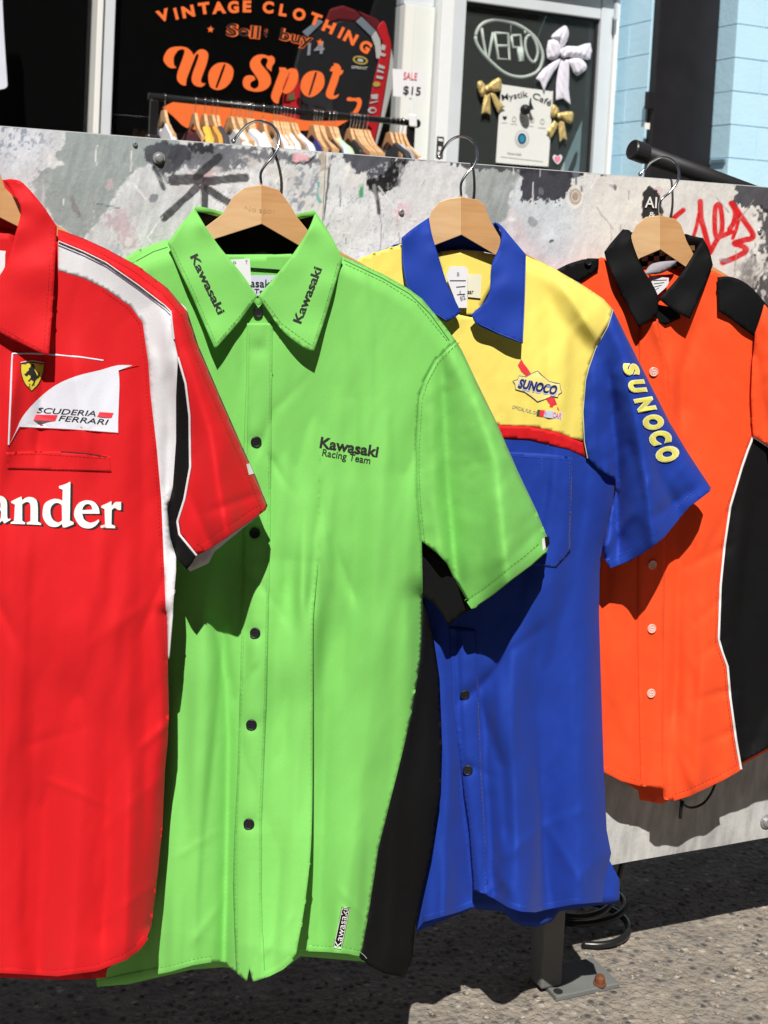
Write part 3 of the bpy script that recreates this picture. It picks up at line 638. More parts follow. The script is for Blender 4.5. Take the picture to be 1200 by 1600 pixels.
pane_left = bar('window_pane', -3.0, xm0+0.03, YG, YG+0.008, 0.5, ZTOP, M_PANE, 0)
pane_mid = bar('window_pane', xm1-0.002, xw1+0.01, YG, YG+0.008, 0.5, ZTOP, M_PANE, 0)
# white board and stepped metal frame left of the door
xa, xb, xc_, xd_ = X(629, 4.66), X(677, 4.66), X(684, 4.62), X(727, 4.62)
bar('white_board', xa, xb-0.003, 4.665, 4.78, 0, on_y(650, 8, 4.665)[2], M_WHITE, 0.002)
bar('board_strip', xa, xa+0.05, 4.655, 4.664, 0, on_y(650, 8, 4.665)[2]-0.002, M_CREAM, 0.002)
bar('head_rail', xa, xb-0.003, 4.68, 4.78, float(on_y(650, 8, 4.665)[2])+0.003, ZTOP, M_ALU)
bar('door_jamb', xb, xc_, 4.70, 4.80, 0, ZTOP, plain('shadow_gap', (0.25, 0.26, 0.26), 0.6))
xe = X(706, 4.60); bar('door_jamb', xc_+0.001, xe, 4.60, 4.80, 0, ZTOP, plain('pale_jamb', (0.76, 0.78, 0.78), 0.4, 0.0)); bar('door_jamb', xe+0.002, xd_, 4.64, 4.80, 0, ZTOP, M_ALU)
# door
YD = 4.70
p = {k: on_y(*v, YD) for k, v in dict(tl=(727.5, 3), tr=(934, 31.5), br=(919, 265), bl=(712, 253)).items()}
dx0, dx1 = float((p['tl'][0]+p['bl'][0])/2), float((p['tr'][0]+p['br'][0])/2); dz1 = float((p['tl'][2]+p['tr'][2])/2)
door = Geo().box((dx1, 4.66, 0.02), (X(955, 4.66), 4.72, dz1+0.11)).obj('door_stile', M_ALU, shop, bevel=0.004)
Geo().box((dx0+0.002, 4.665, dz1), (dx1-0.002, 4.72, dz1+0.11)).obj('door_rail', M_ALU, shop, bevel=0.004)
Geo().box((dx0+0.002, 4.665, 0.02), (dx1-0.002, 4.72, 0.30)).obj('door_rail', M_ALU, shop, bevel=0.004)
bar('door_gasket', dx1-0.014, dx1-0.001, 4.685, 4.70, 0.31, dz1-0.002, plain('rubber_gasket', (0.02, 0.02, 0.022), 0.6), 0)
bar('door_gasket', dx0+0.003, dx1-0.016, 4.685, 4.70, dz1-0.016, dz1-0.002, plain('rubber_gasket', (0.02, 0.02, 0.022), 0.6), 0)
pane_door = bar('door_pane', dx0+0.001, dx1-0.001, YD+0.002, YD+0.010, 0.30, dz1, M_DPANE, 0)
bar('lintel', xd_+0.002, X(966, 4.62), 4.62, 4.80, dz1+0.113, ZTOP, M_ALU)
bar('door_closer', X(953, 4.62), X(957, 4.62), 4.59, 4.615, float(on_y(956, 30, 4.6)[2]), float(on_y(956, 4, 4.6)[2]), M_ALU, 0.002)
xf0, xf1 = X(956, 4.64, 140), X(962, 4.64, 140); bar('door_jamb', xf0, xf1, 4.64, 4.80, 0, dz1+0.11, plain('pale_jamb', (0.76, 0.78, 0.78), 0.4, 0.0))
# sticker on the door jamb
sk = Flat(4.598); decal('sticker', [(683, 213), (694, 214), (692, 247), (681, 246)], sk, plain('sticker_black', (0.03, 0.03, 0.032), 0.5), shop, 0.002)
for q_ in [[(685, 216), (692, 217), (692, 221), (685, 220)], [(685, 229), (690, 229), (689, 235), (685, 235)], [(684, 237), (689, 237), (688, 243), (684, 243)]]: decal('sticker_print', q_, sk, MATS['paper_white'], shop, 0.004)
# unseen storeys above and neighbouring fronts, added to cut sky fill
M_UP = plain('sky_block_upper_brick', (0.075, 0.05, 0.042), 0.85, var=0.4, scale=4)
Geo().box((-24, 4.66, ZTOP+0.25), (28, 9.0, 9.5)).obj('sky_block_upper_wall', M_UP, shop); Geo().box((-24, 4.7, 0), (-3.35, 9.0, ZTOP+0.24)).obj('sky_block_side_wall', M_UP, shop); Geo().box((7.6, 4.7, 0), (28, 9.0, ZTOP+0.24)).obj('sky_block_side_wall', M_UP, shop)
# interior
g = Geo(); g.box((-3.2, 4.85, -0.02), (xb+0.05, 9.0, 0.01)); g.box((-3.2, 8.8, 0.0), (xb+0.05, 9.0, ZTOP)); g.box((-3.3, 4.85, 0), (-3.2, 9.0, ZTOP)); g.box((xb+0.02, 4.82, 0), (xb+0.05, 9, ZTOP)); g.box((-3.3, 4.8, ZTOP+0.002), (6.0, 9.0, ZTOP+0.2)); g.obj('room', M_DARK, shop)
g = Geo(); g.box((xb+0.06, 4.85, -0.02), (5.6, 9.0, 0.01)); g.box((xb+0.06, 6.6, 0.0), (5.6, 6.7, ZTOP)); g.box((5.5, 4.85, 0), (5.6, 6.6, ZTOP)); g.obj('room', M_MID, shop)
# stepped light blue block wall with the black door
def blockmat(k): return plain('light_blue_block_paint_%d' % k, [(0.49, 0.74, 0.88), (0.50, 0.75, 0.89), (0.485, 0.735, 0.88)][k], 0.6, var=0.07, scale=9, bump=0.003, bscale=45)
xj = X(964, 4.72, 60); d = rays(1016, 60); yj = float(CAM[1]+d[1]/d[0]*xj)
xk = X(1114, yj, 60); d = rays(1151, 60); yk = float(CAM[1]+d[1]/d[0]*xk)
rows = [float(on_y(1173, r, yk)[2]) for r in (40, 93.5, 145, 197, 249.6)]; pitch = (rows[0]-rows[4])/4; z0 = rows[4]-pitch*round(rows[4]/pitch+0.49)
xend = xk+2.6
M_MORTAR = plain('light_blue_mortar', (0.46, 0.70, 0.85), 0.75, var=0.1, scale=20, bump=0.002, bscale=90)
g = Geo(); g.box((xj+0.004, yj+0.004, 0), (xk-0.002, 5.6, ZTOP)); g.box((xk+0.004, yk+0.004, 0), (xend, 5.6, ZTOP)); g.obj('block_wall', M_MORTAR, shop)
r0 = random.Random(5); gp = 0.0022
nrow = int(ZTOP/pitch)+1
for i in range(nrow):
    za, zb = max(z0+i*pitch, 0.0)+gp, min(z0+(i+1)*pitch, ZTOP)-gp
    if zb-za < 0.03: continue
    # jamb beside the glass door: one header and its neighbour, jamb beside the black door, then the street face
    e = r0.uniform(-0.001, 0.001); half = (i % 2)*0.2
    ys = [yj+0.0, yj+0.19+half*0.5, 4.80]
    for a_, b_ in zip(ys, ys[1:]):
        Geo().box((xj+e, a_+(gp if a_ != ys[0] else 0.0), za), (xj+0.0035, b_-gp, zb)).obj('block', blockmat(r0.randrange(3)), shop, bevel=0.0012)
    if yk+0.02 < yj:
        Geo().box((xk+e, yk+0.003, za), (xk+0.0035, yj-0.002, zb)).obj('block', blockmat(r0.randrange(3)), shop, bevel=0.0012)
    x = xk
    while x < xk+1.3:
        ww = pitch*2 if (x > xk or i % 2 == 0) else pitch
        Geo().box((x+(gp if x > xk else 0), yk+r0.uniform(-0.0012, 0.0008), za), (x+ww-gp, yk+0.0035, zb)).obj('block', blockmat(r0.randrange(3)), shop, bevel=0.002); x += ww
M_BLKDOOR = plain('black_painted_metal', (0.011, 0.010, 0.012), 0.5, var=0.5, scale=8)
bar('black_door', xj+0.012, xk-0.004, yj-0.05, yj+0.001, 0.0, ZTOP, M_BLKDOOR, 0.004)
hz0, hz1 = float(on_y(1003, 171, yj)[2]), float(on_y(1003, 144, yj)[2])
bar('hinge', xj-0.012-0.02, xj+0.010, yj-0.06, yj-0.03, hz0, hz1, M_BLKDOOR, 0.003)
bar('door_label', X(1007, yj-0.052, 196), X(1015, yj-0.052, 196), yj-0.054, yj-0.0505, float(on_y(1011, 202, yj-.05)[2]), float(on_y(1011, 192, yj-.05)[2]), MATS['paper_white'], 0)
bar('ledge', xk-0.012, xk-0.001, yk+0.02, yj-0.06, float(on_y(1125, 253, yk)[2]), float(on_y(1125, 247, yk)[2]), plain('ledge_shade_blue', (0.12, 0.2, 0.26), 0.7), 0.001)  # dark blue paints in the shade line of the jamb's small sill
print('walls', yj, yk, pitch, xj, xk, dz1, 'ZT', ZT, ZB)

# ------------------------------------------------------------------ shirts on hangers
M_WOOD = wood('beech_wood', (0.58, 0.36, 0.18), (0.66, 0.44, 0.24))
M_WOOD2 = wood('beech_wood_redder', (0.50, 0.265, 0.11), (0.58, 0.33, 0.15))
M_CHROME = plain('bright_steel_wire', (0.62, 0.62, 0.62), 0.18, 1.0, var=0.05)
M_THREADK = plain('black_thread', (0.012, 0.012, 0.013), 0.7)
M_TAG = plain('white_card', (0.72, 0.72, 0.75), 0.6)
M_INK = plain('grey_ink', (0.26, 0.26, 0.29), 0.7)
TURN = math.radians(12)
class HangSurf(Surf):
    def h(s, px, py):
        return s.base-0.010*(1-np.exp(-np.abs(np.asarray(px, float)-s.cx)/70.0))+0*np.asarray(py, float)
def hanger(cx, top, right, left, hook, y0, label, fx=None):
    """top/right/left: outline points; the two wooden halves meet in a ridge at cx"""
    O = on_y(cx, top[1], y0); s = HangSurf(O, TURN); s.cx = cx
    t = thing('coat_hanger', (O[0], O[1], O[2]-0.1), label, 'hanger', 'wooden hangers hooked over the barrier')
    f0 = lambda x, y: s.at(x, y, 0.0065); f1 = lambda x, y: s.at(x, y, -0.0065)
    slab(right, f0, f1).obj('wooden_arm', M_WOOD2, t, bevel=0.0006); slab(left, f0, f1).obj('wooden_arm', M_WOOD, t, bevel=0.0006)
    P = []; n = len(hook); pts = curve(hook, 6); m = len(pts)
    for i, (x, y) in enumerate(pts):
        k = i/(m-1); yy = O[1]+(0.024-O[1])*sstep(0.25, 0.95, k); P.append(on_y(x, y, float(yy)))
    g = Geo().tube(P, 0.00155, 9); g.lathe(P[-1], Vector(P[-1]-P[-2]), [(0.0012, -0.002), (0.0026, -0.001), (0.0028, 0.001), (0.0014, 0.0026)], 10)
    g.obj('hook', M_CHROME, t, smooth=True); return t, s
def buttons(surf, pts, r, mat, parent, holes=True):
    for x, y in pts:
        c = surf.at(x, y, 0.0022); e1 = surf.at(x+7, y)-surf.at(x-7, y); e2 = surf.at(x, y-7)-surf.at(x, y+7); n = np.cross(e2, e1); n = n/np.linalg.norm(n); n = n if n@surf.n > 0 else -n; n = n*0.7+surf.n*0.3
        g = Geo().lathe(c, n, [(r*0.96, 0), (r, 0.0006), (r*0.98, 0.0014), (r*0.86, 0.0019), (r*0.72, 0.0015), (r*0.3, 0.0013)], 18); b = g.obj('button', mat, parent, smooth=False, bevel=0)
        u = surf.u; g = Geo()
        for sx in (-1, 1):
            for sz in (-1, 1):
                g.lathe(c+u*sx*r*0.24+np.array([0, 0, sz*r*0.24]), n, [(r*0.12, 0.0015), (r*0.12, 0.0021), (r*0.05, 0.0022)], 6)
        g.obj('thread', M_THREADK if holes else MATS['white_card'], b)
M_BTN = plain('black_button', (0.010, 0.010, 0.012), 0.5, spec=0.3)
def shirt(name, loc, label): return thing(name, loc, label, 'shirt', 'short-sleeved racing shirts hung on the barrier')
def collar(surf, lp, anchors, mat, parent):
    s = surf.like(); s.anchors = [(x, y, h if h < 0.016 else 0.016+(h-0.016)*0.62) for x, y, h in anchors]; s.noise = [(80, 80, 0.0016, 77, 0)]
    o = sheet('collar_leaf', lp, s, mat, parent, res=5, solid=0.0022); return s, o
def inset(lp, d):
    """a line d pixels inside an open run of outline points (to the right of travel)"""
    l, r = ribbon_loop(lp, 2*d); return l

# ================= green shirt
y0 = -0.035
hk = zm((200, 170), 2.727, [(568, 325), (566, 275), (590, 235), (622, 198), (643, 150), (640, 108), (618, 75), (585, 58), (548, 53), (510, 68), (480, 97), (462, 120), (450, 137)])
hang_g, hs = hanger(409, (409, 320),
    [(409, 289), (435, 296), (453, 320), (464, 339), (482, 361), (530, 392), (590, 425), (625, 455), (630, 468), (610, 470), (540, 425), (466, 383), (409, 350)],
    [(409, 289), (409, 350), (337, 373), (260, 428), (212, 446), (196, 440), (200, 425), (240, 400), (290, 375), (323, 353), (347, 335), (365, 306), (383, 293)],
    hk, y0, 'light wooden hanger with faint pencil writing, holding the green shirt')
text_obj('pencil_writing', [('No spot', (382, 330), (430, 334), 8)], hs, plain('pencil', (0.45, 0.27, 0.14), 0.6), hang_g, bold=-0.005, dh=0.0069)
G_ = fabric('lime_green_cotton', (0.185, 0.535, 0.112)); K_ = fabric('black_cotton', (0.0045, 0.0045, 0.005), 0.0, 0.1)
sh = shirt('green_shirt', on_y(400, 1500, y0), 'bright green shirt with black side panel and black buttons, second from the left')
B = Surf(on_y(409, 320, y0), TURN, 0.012)
g_right = [(659, 846), (661, 934), (659, 1000), (657, 1030), (643, 1117), (628, 1180), (612, 1243), (591, 1329), (578, 1416), (567, 1481), (562, 1494)]
g_side = [(662, 934), (678, 1000), (687, 1061), (691, 1170), (689, 1242), (676, 1326), (662, 1387), (649, 1447), (645, 1495), (632, 1527)]
g_arm = [(713, 533), (698, 545), (680, 563), (663, 595), (655, 620), (650, 700), (650, 735), (652, 780), (659, 846)]
g_shr = [(535, 400), (596, 427), (637, 450), (660, 467), (693, 507), (713, 533)]
g_hem = [(562, 1494), (545, 1490), (510, 1487), (482, 1486), (472, 1488), (461, 1491), (455, 1502), (440, 1516), (420, 1526), (395, 1534), (389, 1511), (385, 1533), (370, 1520), (347, 1504), (330, 1503), (300, 1508), (265, 1518), (200, 1531), (152, 1542)]
g_left = [(152, 1542), (138, 1400), (128, 1200), (122, 900), (118, 700), (110, 600), (100, 520), (112, 470), (160, 425), (215, 391), (262, 374)]
lap = [(498, 880), (490, 960), (489, 1100), (487, 1300), (478, 1400), (463, 1490)]
B.folds = [([(506, 900), (508, 1100), (506, 1300), (496, 1480)], 14, 30, -0.004, 0.3, 1.2),
           ([(405, 600), (398, 900), (391, 1200), (389, 1525)], 30, 30, 0.0045, 0.3, 1.4),
           ([(338, 985), (352, 1060), (357, 1150), (355, 1300), (350, 1505)], 12, 11, -0.0085, 0.5, 1.2),
           ([(320, 940), (318, 1200), (300, 1505)], 34, 26, 0.008, 0.4, 1.2),
           ([(345, 960), (362, 1080)], 10, 8, -0.004, 1, 0.6),
           ([(505, 770), (492, 840), (486, 930)], 11, 7, -0.0035, 0.3, 1), ([(500, 780), (520, 850), (545, 915)], 7, 10, -0.0035, 0.3, 0.9), ([(475, 800), (472, 930)], 14, 9, 0.004, 0.4, 1), ([(508, 840), (516, 900)], 9, 9, 0.003, 0.6, 0.6),
           ([(600, 740), (590, 1000), (560, 1250), (530, 1490)], 48, 48, 0.011, 0.4, 1.3), ([(570, 430), (600, 620), (600, 760)], 60, 60, 0.008, 0.5, 1),
           ([(440, 560), (450, 700), (455, 840)], 24, 24, 0.004, 0.4, 1), ([(425, 720), (450, 760)], 6, 6, -0.002, 1, 0.5), ([(405, 700), (430, 640), (470, 600)], 8, 8, -0.002, 1, 0.3),
           ([(310, 1460), (340, 1420), (348, 1395)], 8, 7, 0.0013, 1, 0.5), ([(290, 1330), (330, 1305)], 6, 5, 0.0007, 1, 0.5), ([(420, 1480), (450, 1440)], 6, 6, 0.002, 1, 0.4),
           ([(540, 1400), (575, 1440)], 6, 6, 0.002, 0.5, 1), ([(400, 905), (440, 960)], 6, 8, -0.002, 1, 0.4), ([(395, 1050), (370, 1090)], 5, 5, -0.002, 1, 0.4)]
B.dents = [(x, y, 13, -0.0022) for x, y in ((404, 545), (400, 690), (398, 833), (399, 989), (393, 1132), (389, 1287))]
B.noise = [(85, 460, 0.026, 21, 0.05), (40, 120, 0.0012, 22, 0.3)]
B.rounds = [(g_side, 46, 0.024), (g_shr, 30, 0.016), (g_left, 40, 0.02)]
g_neck = [(500, 425), (460, 442), (425, 464), (404, 478), (383, 462), (340, 430), (300, 402)]
front = g_shr+g_arm[1:]+g_right[1:]+g_hem[1:]+g_left[1:]+g_neck[::-1]
BR = B; B = BR.like(BR.base); B.folds = BR.folds+[(curve(lap, 6), 150, 150, 0.030, 0.0, 1.35)]; B.dents = BR.dents; B.noise = BR.noise; B.rounds = BR.rounds; B.gain = BR.gain
lapc = curve(lap, 5); seam = [(500, 425), (500, 560), (500, 700)]
loopA = seam+lapc+[(455, 1502), (440, 1516), (420, 1526), (395, 1534), (389, 1511), (385, 1533), (370, 1520), (347, 1504), (330, 1503), (300, 1508), (265, 1518), (200, 1531)]+g_left+g_neck[::-1][:-1]
under = [(x-16*float(sstep(900, 1250, y)), y-(2 if y > 1480 else 0)) for x, y in lapc]
loopB = g_shr+g_arm[1:]+g_right[1:]+[(545, 1490), (510, 1487), (482, 1486), (462, 1487)]+under[::-1]+seam[::-1]
va, fa = tri_fill([resample(loopA, 4.6)], 4.6); vb, fb = tri_fill([resample(loopB, 4.6)], 4.6)
PA = B.at(va[:, 0], va[:, 1]); PB = BR.at(vb[:, 0], vb[:, 1]); idx = np.arange(len(vb))+len(va)
for k in np.where((vb[:, 1] < 880.6) & (np.abs(vb[:, 0]-500) < 3))[0]:       # sew the two halves together above the lap
    q = np.hypot(va[:, 0]-vb[k, 0], va[:, 1]-vb[k, 1]); m_ = int(q.argmin())
    if q[m_] < 0.05: idx[k] = m_
mesh_obj('front_panel', np.vstack([PA, PB]), np.vstack([fa, idx[fb]]), G_, sh, smooth=True, solid=0.0016)
Bb = B.like(-0.014); Bb.noise = [(80, 120, 0.003, 25, 0)]
sheet('back_panel', g_shr+[(712, 600), (680, 760), (655, 940), (666, 1061), (678, 1170), (668, 1300), (640, 1440), (622, 1515), (562, 1502), (470, 1494), (452, 1508), (400, 1520), (350, 1511), (300, 1515), (200, 1538)]+g_left+[(335, 398), (470, 397)], Bb, G_, sh, res=12)
sheet('side_panel', g_right+[(575, 1508), (600, 1521)]+g_side[::-1], BR, K_, sh, dh=-0.0006)
S = B.like(0.016); S.folds = [([(735, 600), (775, 720), (790, 870)], 40, 42, 0.026, 0.5, 1.2), ([(692, 600), (699, 760), (712, 905)], 9, 16, -0.009, 0.6, 1.2), ([(672, 620), (678, 780), (690, 865)], 18, 14, 0.006, 0.4, 1),
    ([(790, 880), (840, 830)], 7, 7, -0.0016, 1, 1), ([(745, 560), (800, 760), (830, 830)], 9, 9, -0.002, 0.4, 1), ([(720, 560), (740, 640)], 9, 9, -0.003, 1, .4)]
S.rounds = [([(713, 533), (746, 599), (779, 666), (808, 734), (838, 797), (857, 845)], 24, 0.016)]; S.noise = [(40, 80, 0.003, 41, 0.2), (20, 30, 0.0009, 42, 0.2)]
cuff = [(659, 846), (680, 862), (700, 880), (714, 912), (738, 952), (770, 930), (800, 906), (830, 884), (855, 862), (858, 846)]
sheet('sleeve', g_arm+cuff[1:]+[(838, 797), (808, 734), (779, 666), (746, 599), (722, 548)], S, G_, sh)
Sb = B.like(-0.006); sheet('sleeve_back', g_arm+cuff[1:]+[(838, 797), (808, 734), (779, 666), (746, 599), (722, 548)], Sb, K_, sh, res=12)
U = B.like(0.004); sheet('sleeve_underside', [(659, 848), (680, 862), (700, 880), (714, 912), (738, 952), (728, 956), (712, 968), (701, 978), (691, 960), (678, 944), (661, 932)], U, K_, sh, res=7)
sheet('placket', [(386, 505), (426, 505), (424, 700), (421, 900), (417, 1087), (409, 1282), (409, 1400), (411, 1480), (413, 1528), (395, 1534.5), (389.5, 1512), (385, 1533.5), (369, 1520), (366, 1450), (364, 1380), (366, 1303), (371, 1200), (375, 1065), (379, 900), (382, 700)], B, G_, sh, dh=0.0016, res=4.5)
def hem(pts, surf, mat, parent, inx=0, iny=-4.5, wd=10, dh=0.0013): ribbon('hem', [(x+inx, y+iny) for x, y in pts], wd, surf, mat, parent, dh, step=4)
hem(g_hem[:4], BR, G_, sh); hem(g_hem[14:], B, G_, sh); hem(g_hem[6:10], B, G_, sh, iny=-5.5); hem([(738, 952), (770, 930), (800, 906), (830, 884), (852, 864)], S, G_, sh, -5, -6, 13)
M_GT = plain('green_thread', (0.15, 0.44, 0.09), 0.7)
stitches('stitching', [[(422, 510), (420, 700), (417, 900), (413, 1087), (405, 1282), (406, 1480)], [(390, 520), (386, 700), (383, 900), (379, 1065), (370, 1303), (371, 1500)]], B, M_GT, sh, dh=0.0021)
off = lambda L, d, e: [(x+d, y+e) for x, y in L]
stitches('stitching', [off(g_hem[:4], 0, -9), [(540, 412), (600, 440), (650, 472), (700, 533)]], BR, M_GT, sh, dh=0.0012); stitches('stitching', [off(g_hem[14:], 0, -9)], B, M_GT, sh, dh=0.0012)
ribbon('shoulder_seam', [(537, 406), (596, 434), (640, 459), (672, 490), (702, 532)], 1.5, BR, plain('green_seam', (0.045, 0.17, 0.025), 0.8), sh, 0.0008)
ribbon('shoulder_seam', [(262, 386), (240, 393), (205, 412)], 1.5, B, MATS['green_seam'], sh, 0.0008)
ribbon('armhole_seam', g_arm, 1.4, S, M_GT, sh, 0.0006)
stitches('stitching', [off(cuff[4:9], -12, -14), off(g_arm, 5, 2)], S, M_GT, sh, dh=0.0012)
decal('cuff_tab', [(847, 842), (851, 840), (853, 856), (848, 861)], S, plain('white_tab', (0.7, 0.7, 0.7), 0.7), sh, 0.001); decal('cuff_tab', [(851, 839), (858, 838), (859, 850), (853, 856)], S, K_, sh, 0.0022)
lfL = loop_of([(304, 325, 1), (282, 352), (262, 380, 1), (277, 415), (300, 463), (336, 546, 1), (352, 528), (376, 500), (402, 463, 1), (378, 428), (345, 388), (321, 354)], 4)
cl, o = collar(B, lfL, [(304, 325, .002), (262, 380, .016), (321, 353, .016), (300, 455, .026), (336, 545, .038), (402, 463, .027), (360, 430, .025)], G_, sh)
lfR = loop_of([(493, 331, 1), (516, 366), (535.5, 404, 1), (522, 450), (507, 500), (490, 550, 1), (470, 540), (440, 515), (403.5, 463, 1), (430, 432), (457, 398), (481, 361)], 4)
cr, o = collar(B, lfR, [(493, 331, .002), (535, 404, .017), (481, 361, .016), (515, 460, .028), (490, 549, .038), (403, 463, .0275), (440, 430, .025)], G_, sh)
stitches('stitching', [[(270, 386), (303, 455), (338, 536), (374, 494), (396, 465)]], cl, M_GT, sh, dh=0.0009)
stitches('stitching', [[(528, 410), (505, 490), (488, 540), (440, 505), (412, 467)]], cr, M_GT, sh, dh=0.0009)
text_obj('collar_lettering', [('Kawasaki', (297, 401), (341, 492), 12.5)], cl, M_THREADK, sh, bold=0.026, dh=0.0005)
text_obj('collar_lettering', [('Kawasaki', (470, 506), (503, 420), 13.5)], cr, M_THREADK, sh, bold=0.026, dh=0.0005)
cb = B.like(); cb.anchors = [(304, 325, .001), (493, 331, .001), (402, 346, -.019), (402, 400, -.016), (340, 370, -.016), (470, 370, -.016)]
sheet('collar_stand', [(305, 326), (343, 334), (402, 345), (462, 338), (492, 332), (500, 380), (475, 402), (340, 402), (310, 352)], cb, K_, sh, res=7)
ribbon('collar_fold', [(304, 326), (322, 329), (345, 335), (402, 346), (462, 340), (480, 335), (493, 332)], 9, cb, G_, sh, 0.003)
nk = B.like(-0.009); sheet('neck_facing', [(335, 397), (400, 399), (470, 396), (455, 440), (404, 484), (350, 440)], nk, G_, sh, res=8)
decal('neck_label', [(391, 430), (432, 430), (430, 462), (392, 462)], nk, plain('woven_label', (0.55, 0.56, 0.68), 0.7), sh, 0.002)
text_obj('label_lettering', [('asaki', (391, 448), (425, 449), 12), ('Tea', (397, 458), (417, 459), 7)], nk, M_THREADK, sh, bold=0.01, dh=0.0026)
ribbon('label_frame', [(391, 419), (437, 422), (434, 432)], 2.4, nk, M_THREADK, sh, 0.003)
ptag = B.like(-0.003); decal('price_tag', [(356, 406), (390, 404), (393, 446), (372, 440)], ptag, M_TAG, sh, 0.0, solid=0.0006)
text_obj('tag_print', [('P', (364, 413), (369, 413), 5), ('T', (383, 411), (387, 411), 5)], ptag, M_INK, sh, dh=0.001)
buttons(B, [(400, 690), (398, 833), (399, 989), (393, 1132), (389, 1287)], 0.0056, M_BTN, sh); buttons(B, [(403, 488)], 0.005, M_BTN, sh)
ribbon('buttonhole', [(404, 536), (403.5, 555)], 2.6, B, M_GT, sh, 0.002)
text_obj('chest_lettering', [('Kawasaki', (499, 699), (590, 714), 17)], BR, M_THREADK, sh, bold=0.03, dh=0.0005)
text_obj('chest_lettering', [('Racing Team', (503, 712), (578, 725), 11)], BR, M_THREADK, sh, bold=0.01, dh=0.0005)
decal('hem_label', [(534, 1417), (547, 1418), (534, 1484), (520, 1482)], BR, K_, sh, 0.0006, res=5)
text_obj('label_lettering', [('Kawasaki', (532, 1481), (544, 1421), 9.5)], BR, MATS['paper_white'], sh, bold=-0.002, dh=0.0011)
ribbon('label_frame', [(535, 1418.5), (546, 1419.5), (533, 1482.5), (521.5, 1481), (535, 1418.5)], 1.0, BR, MATS['paper_white'], sh, 0.0028)
ribbon('thread_end', [(562, 1487), (570, 1494), (573, 1498)], 1.0, BR, MATS['paper_white'], sh, 0.003)

# ================= blue and yellow shirt
hk = zm((560, 200), 3, [(481, 325), (481, 262), (508, 215), (542, 175), (556, 125), (545, 75), (512, 46), (472, 40), (432, 58), (400, 95), (380, 137)])
hang_b, hs = hanger(721, (721, 335),
    [(721, 308), (747, 312), (757, 320), (765, 343), (781, 370), (820, 395), (880, 430), (905, 450), (900, 462), (870, 455), (772, 397), (721, 367)],
    [(721, 308), (721, 367), (680, 383), (640, 410), (600, 440), (585, 436), (592, 420), (640, 385), (666, 362), (674, 330), (687, 315), (703, 310)],
    hk, y0, 'wooden hanger with a two-tone ridge, holding the blue and yellow shirt')
Y_ = fabric('yellow_cotton', (0.80, 0.66, 0.14)); N_ = fabric('royal_blue_cotton', (0.009, 0.039, 0.30), 0.1); R_ = fabric('red_cotton', (0.58, 0.008, 0.012))
sh = shirt('blue_shirt', on_y(740, 1440, y0), 'royal blue shirt with yellow shoulders and red chest band, between the green and orange shirts')
B = Surf(on_y(721, 335, y0), TURN, 0.011)
B.gain = 2.3
b_arm = [(958, 484), (950, 510), (931, 544), (920, 575), (915, 595), (911, 643), (913, 690), (918, 716), (935, 733), (962, 749)]
b_shr = [(823, 397), (867, 420), (913, 447), (943, 467), (958, 484)]
b_right = [(962, 749), (957, 790), (944, 850), (937, 890), (936, 960), (939, 1061), (943, 1188), (948, 1297), (955, 1333), (946, 1372), (941, 1409)]
b_hem = [(941, 1409), (894, 1413), (857, 1420), (836, 1425), (815, 1424), (796, 1418), (774, 1404), (750, 1393), (738, 1391), (738, 1416), (715, 1425), (694, 1431), (662, 1440), (651, 1454)]
b_left = [(651, 1454), (640, 1380), (620, 1300), (590, 1100), (560, 900), (530, 720), (512, 640), (500, 560), (505, 470), (530, 430), (563, 403), (627, 380)]
B.folds = [([(800, 960), (800, 1120), (806, 1280), (812, 1420)], 44, 30, 0.015, 0.3, 1.3), ([(842, 1130), (848, 1270), (850, 1415)], 14, 26, -0.009, 0.4, 1.2), ([(752, 1080), (760, 1200), (770, 1390)], 12, 14, -0.006, 0.6, 1.2),
           ([(690, 1050), (700, 1200), (690, 1430)], 30, 16, 0.009, 0.4, 1.2), ([(712, 1000), (722, 1240), (739, 1390)], 12, 6, -0.005, 0.6, 1.2), ([(895, 950), (900, 1150), (905, 1400)], 34, 30, 0.008, 0.3, 1),
           ([(845, 600), (860, 760), (840, 900)], 40, 40, 0.006, 1, 0.5), ([(842, 440), (880, 500), (905, 530)], 12, 16, -0.0014, 0.4, 1), ([(860, 410), (915, 500)], 18, 18, 0.007, 0.3, 1),
           ([(765, 1060), (800, 1015), (835, 990)], 8, 7, -0.004, 1, 0.4), ([(752, 1110), (785, 1200), (790, 1290)], 12, 11, -0.005, 0.5, 0.8), ([(800, 1330), (850, 1290), (900, 1270)], 8, 6, 0.0018, 1, 0.5), ([(860, 1300), (900, 1365)], 7, 6, 0.002, .5, 1), ([(790, 1380), (760, 1330)], 8, 7, 0.003, 1, .4), ([(735, 1085), (775, 1050)], 7, 8, -0.003, 1, 0.3), ([(740, 1200), (770, 1215)], 6, 6, -0.002, 1, 0.3), ([(755, 1400), (790, 1370)], 7, 7, 0.003, 1, 0.3),
           ([(900, 1380), (935, 1340)], 8, 8, 0.002, 1, 0.5), ([(800, 640), (803, 672)], 5, 5, 0.0012, 1, 1), ([(822, 640), (824, 672)], 5, 5, 0.0012, 1, 1), ([(852, 640), (850, 680)], 5, 5, 0.0014, 1, 1)]
B.noise = [(66, 380, 0.026, 121, 0.06), (26, 50, 0.0013, 122, 0.4)]
B.dents = [(726, 1085, 12, -0.002), (731, 1203, 12, -0.002)]
B.rounds = [(b_right, 40, 0.020), (b_shr, 30, 0.015)]
band_u = [(505, 640), (640, 655), (779, 665), (827, 667), (871, 676), (893, 685), (913, 692)]; band_l = [(512, 662), (640, 676), (784, 685), (827, 687), (871, 698), (889, 702), (916, 715)]
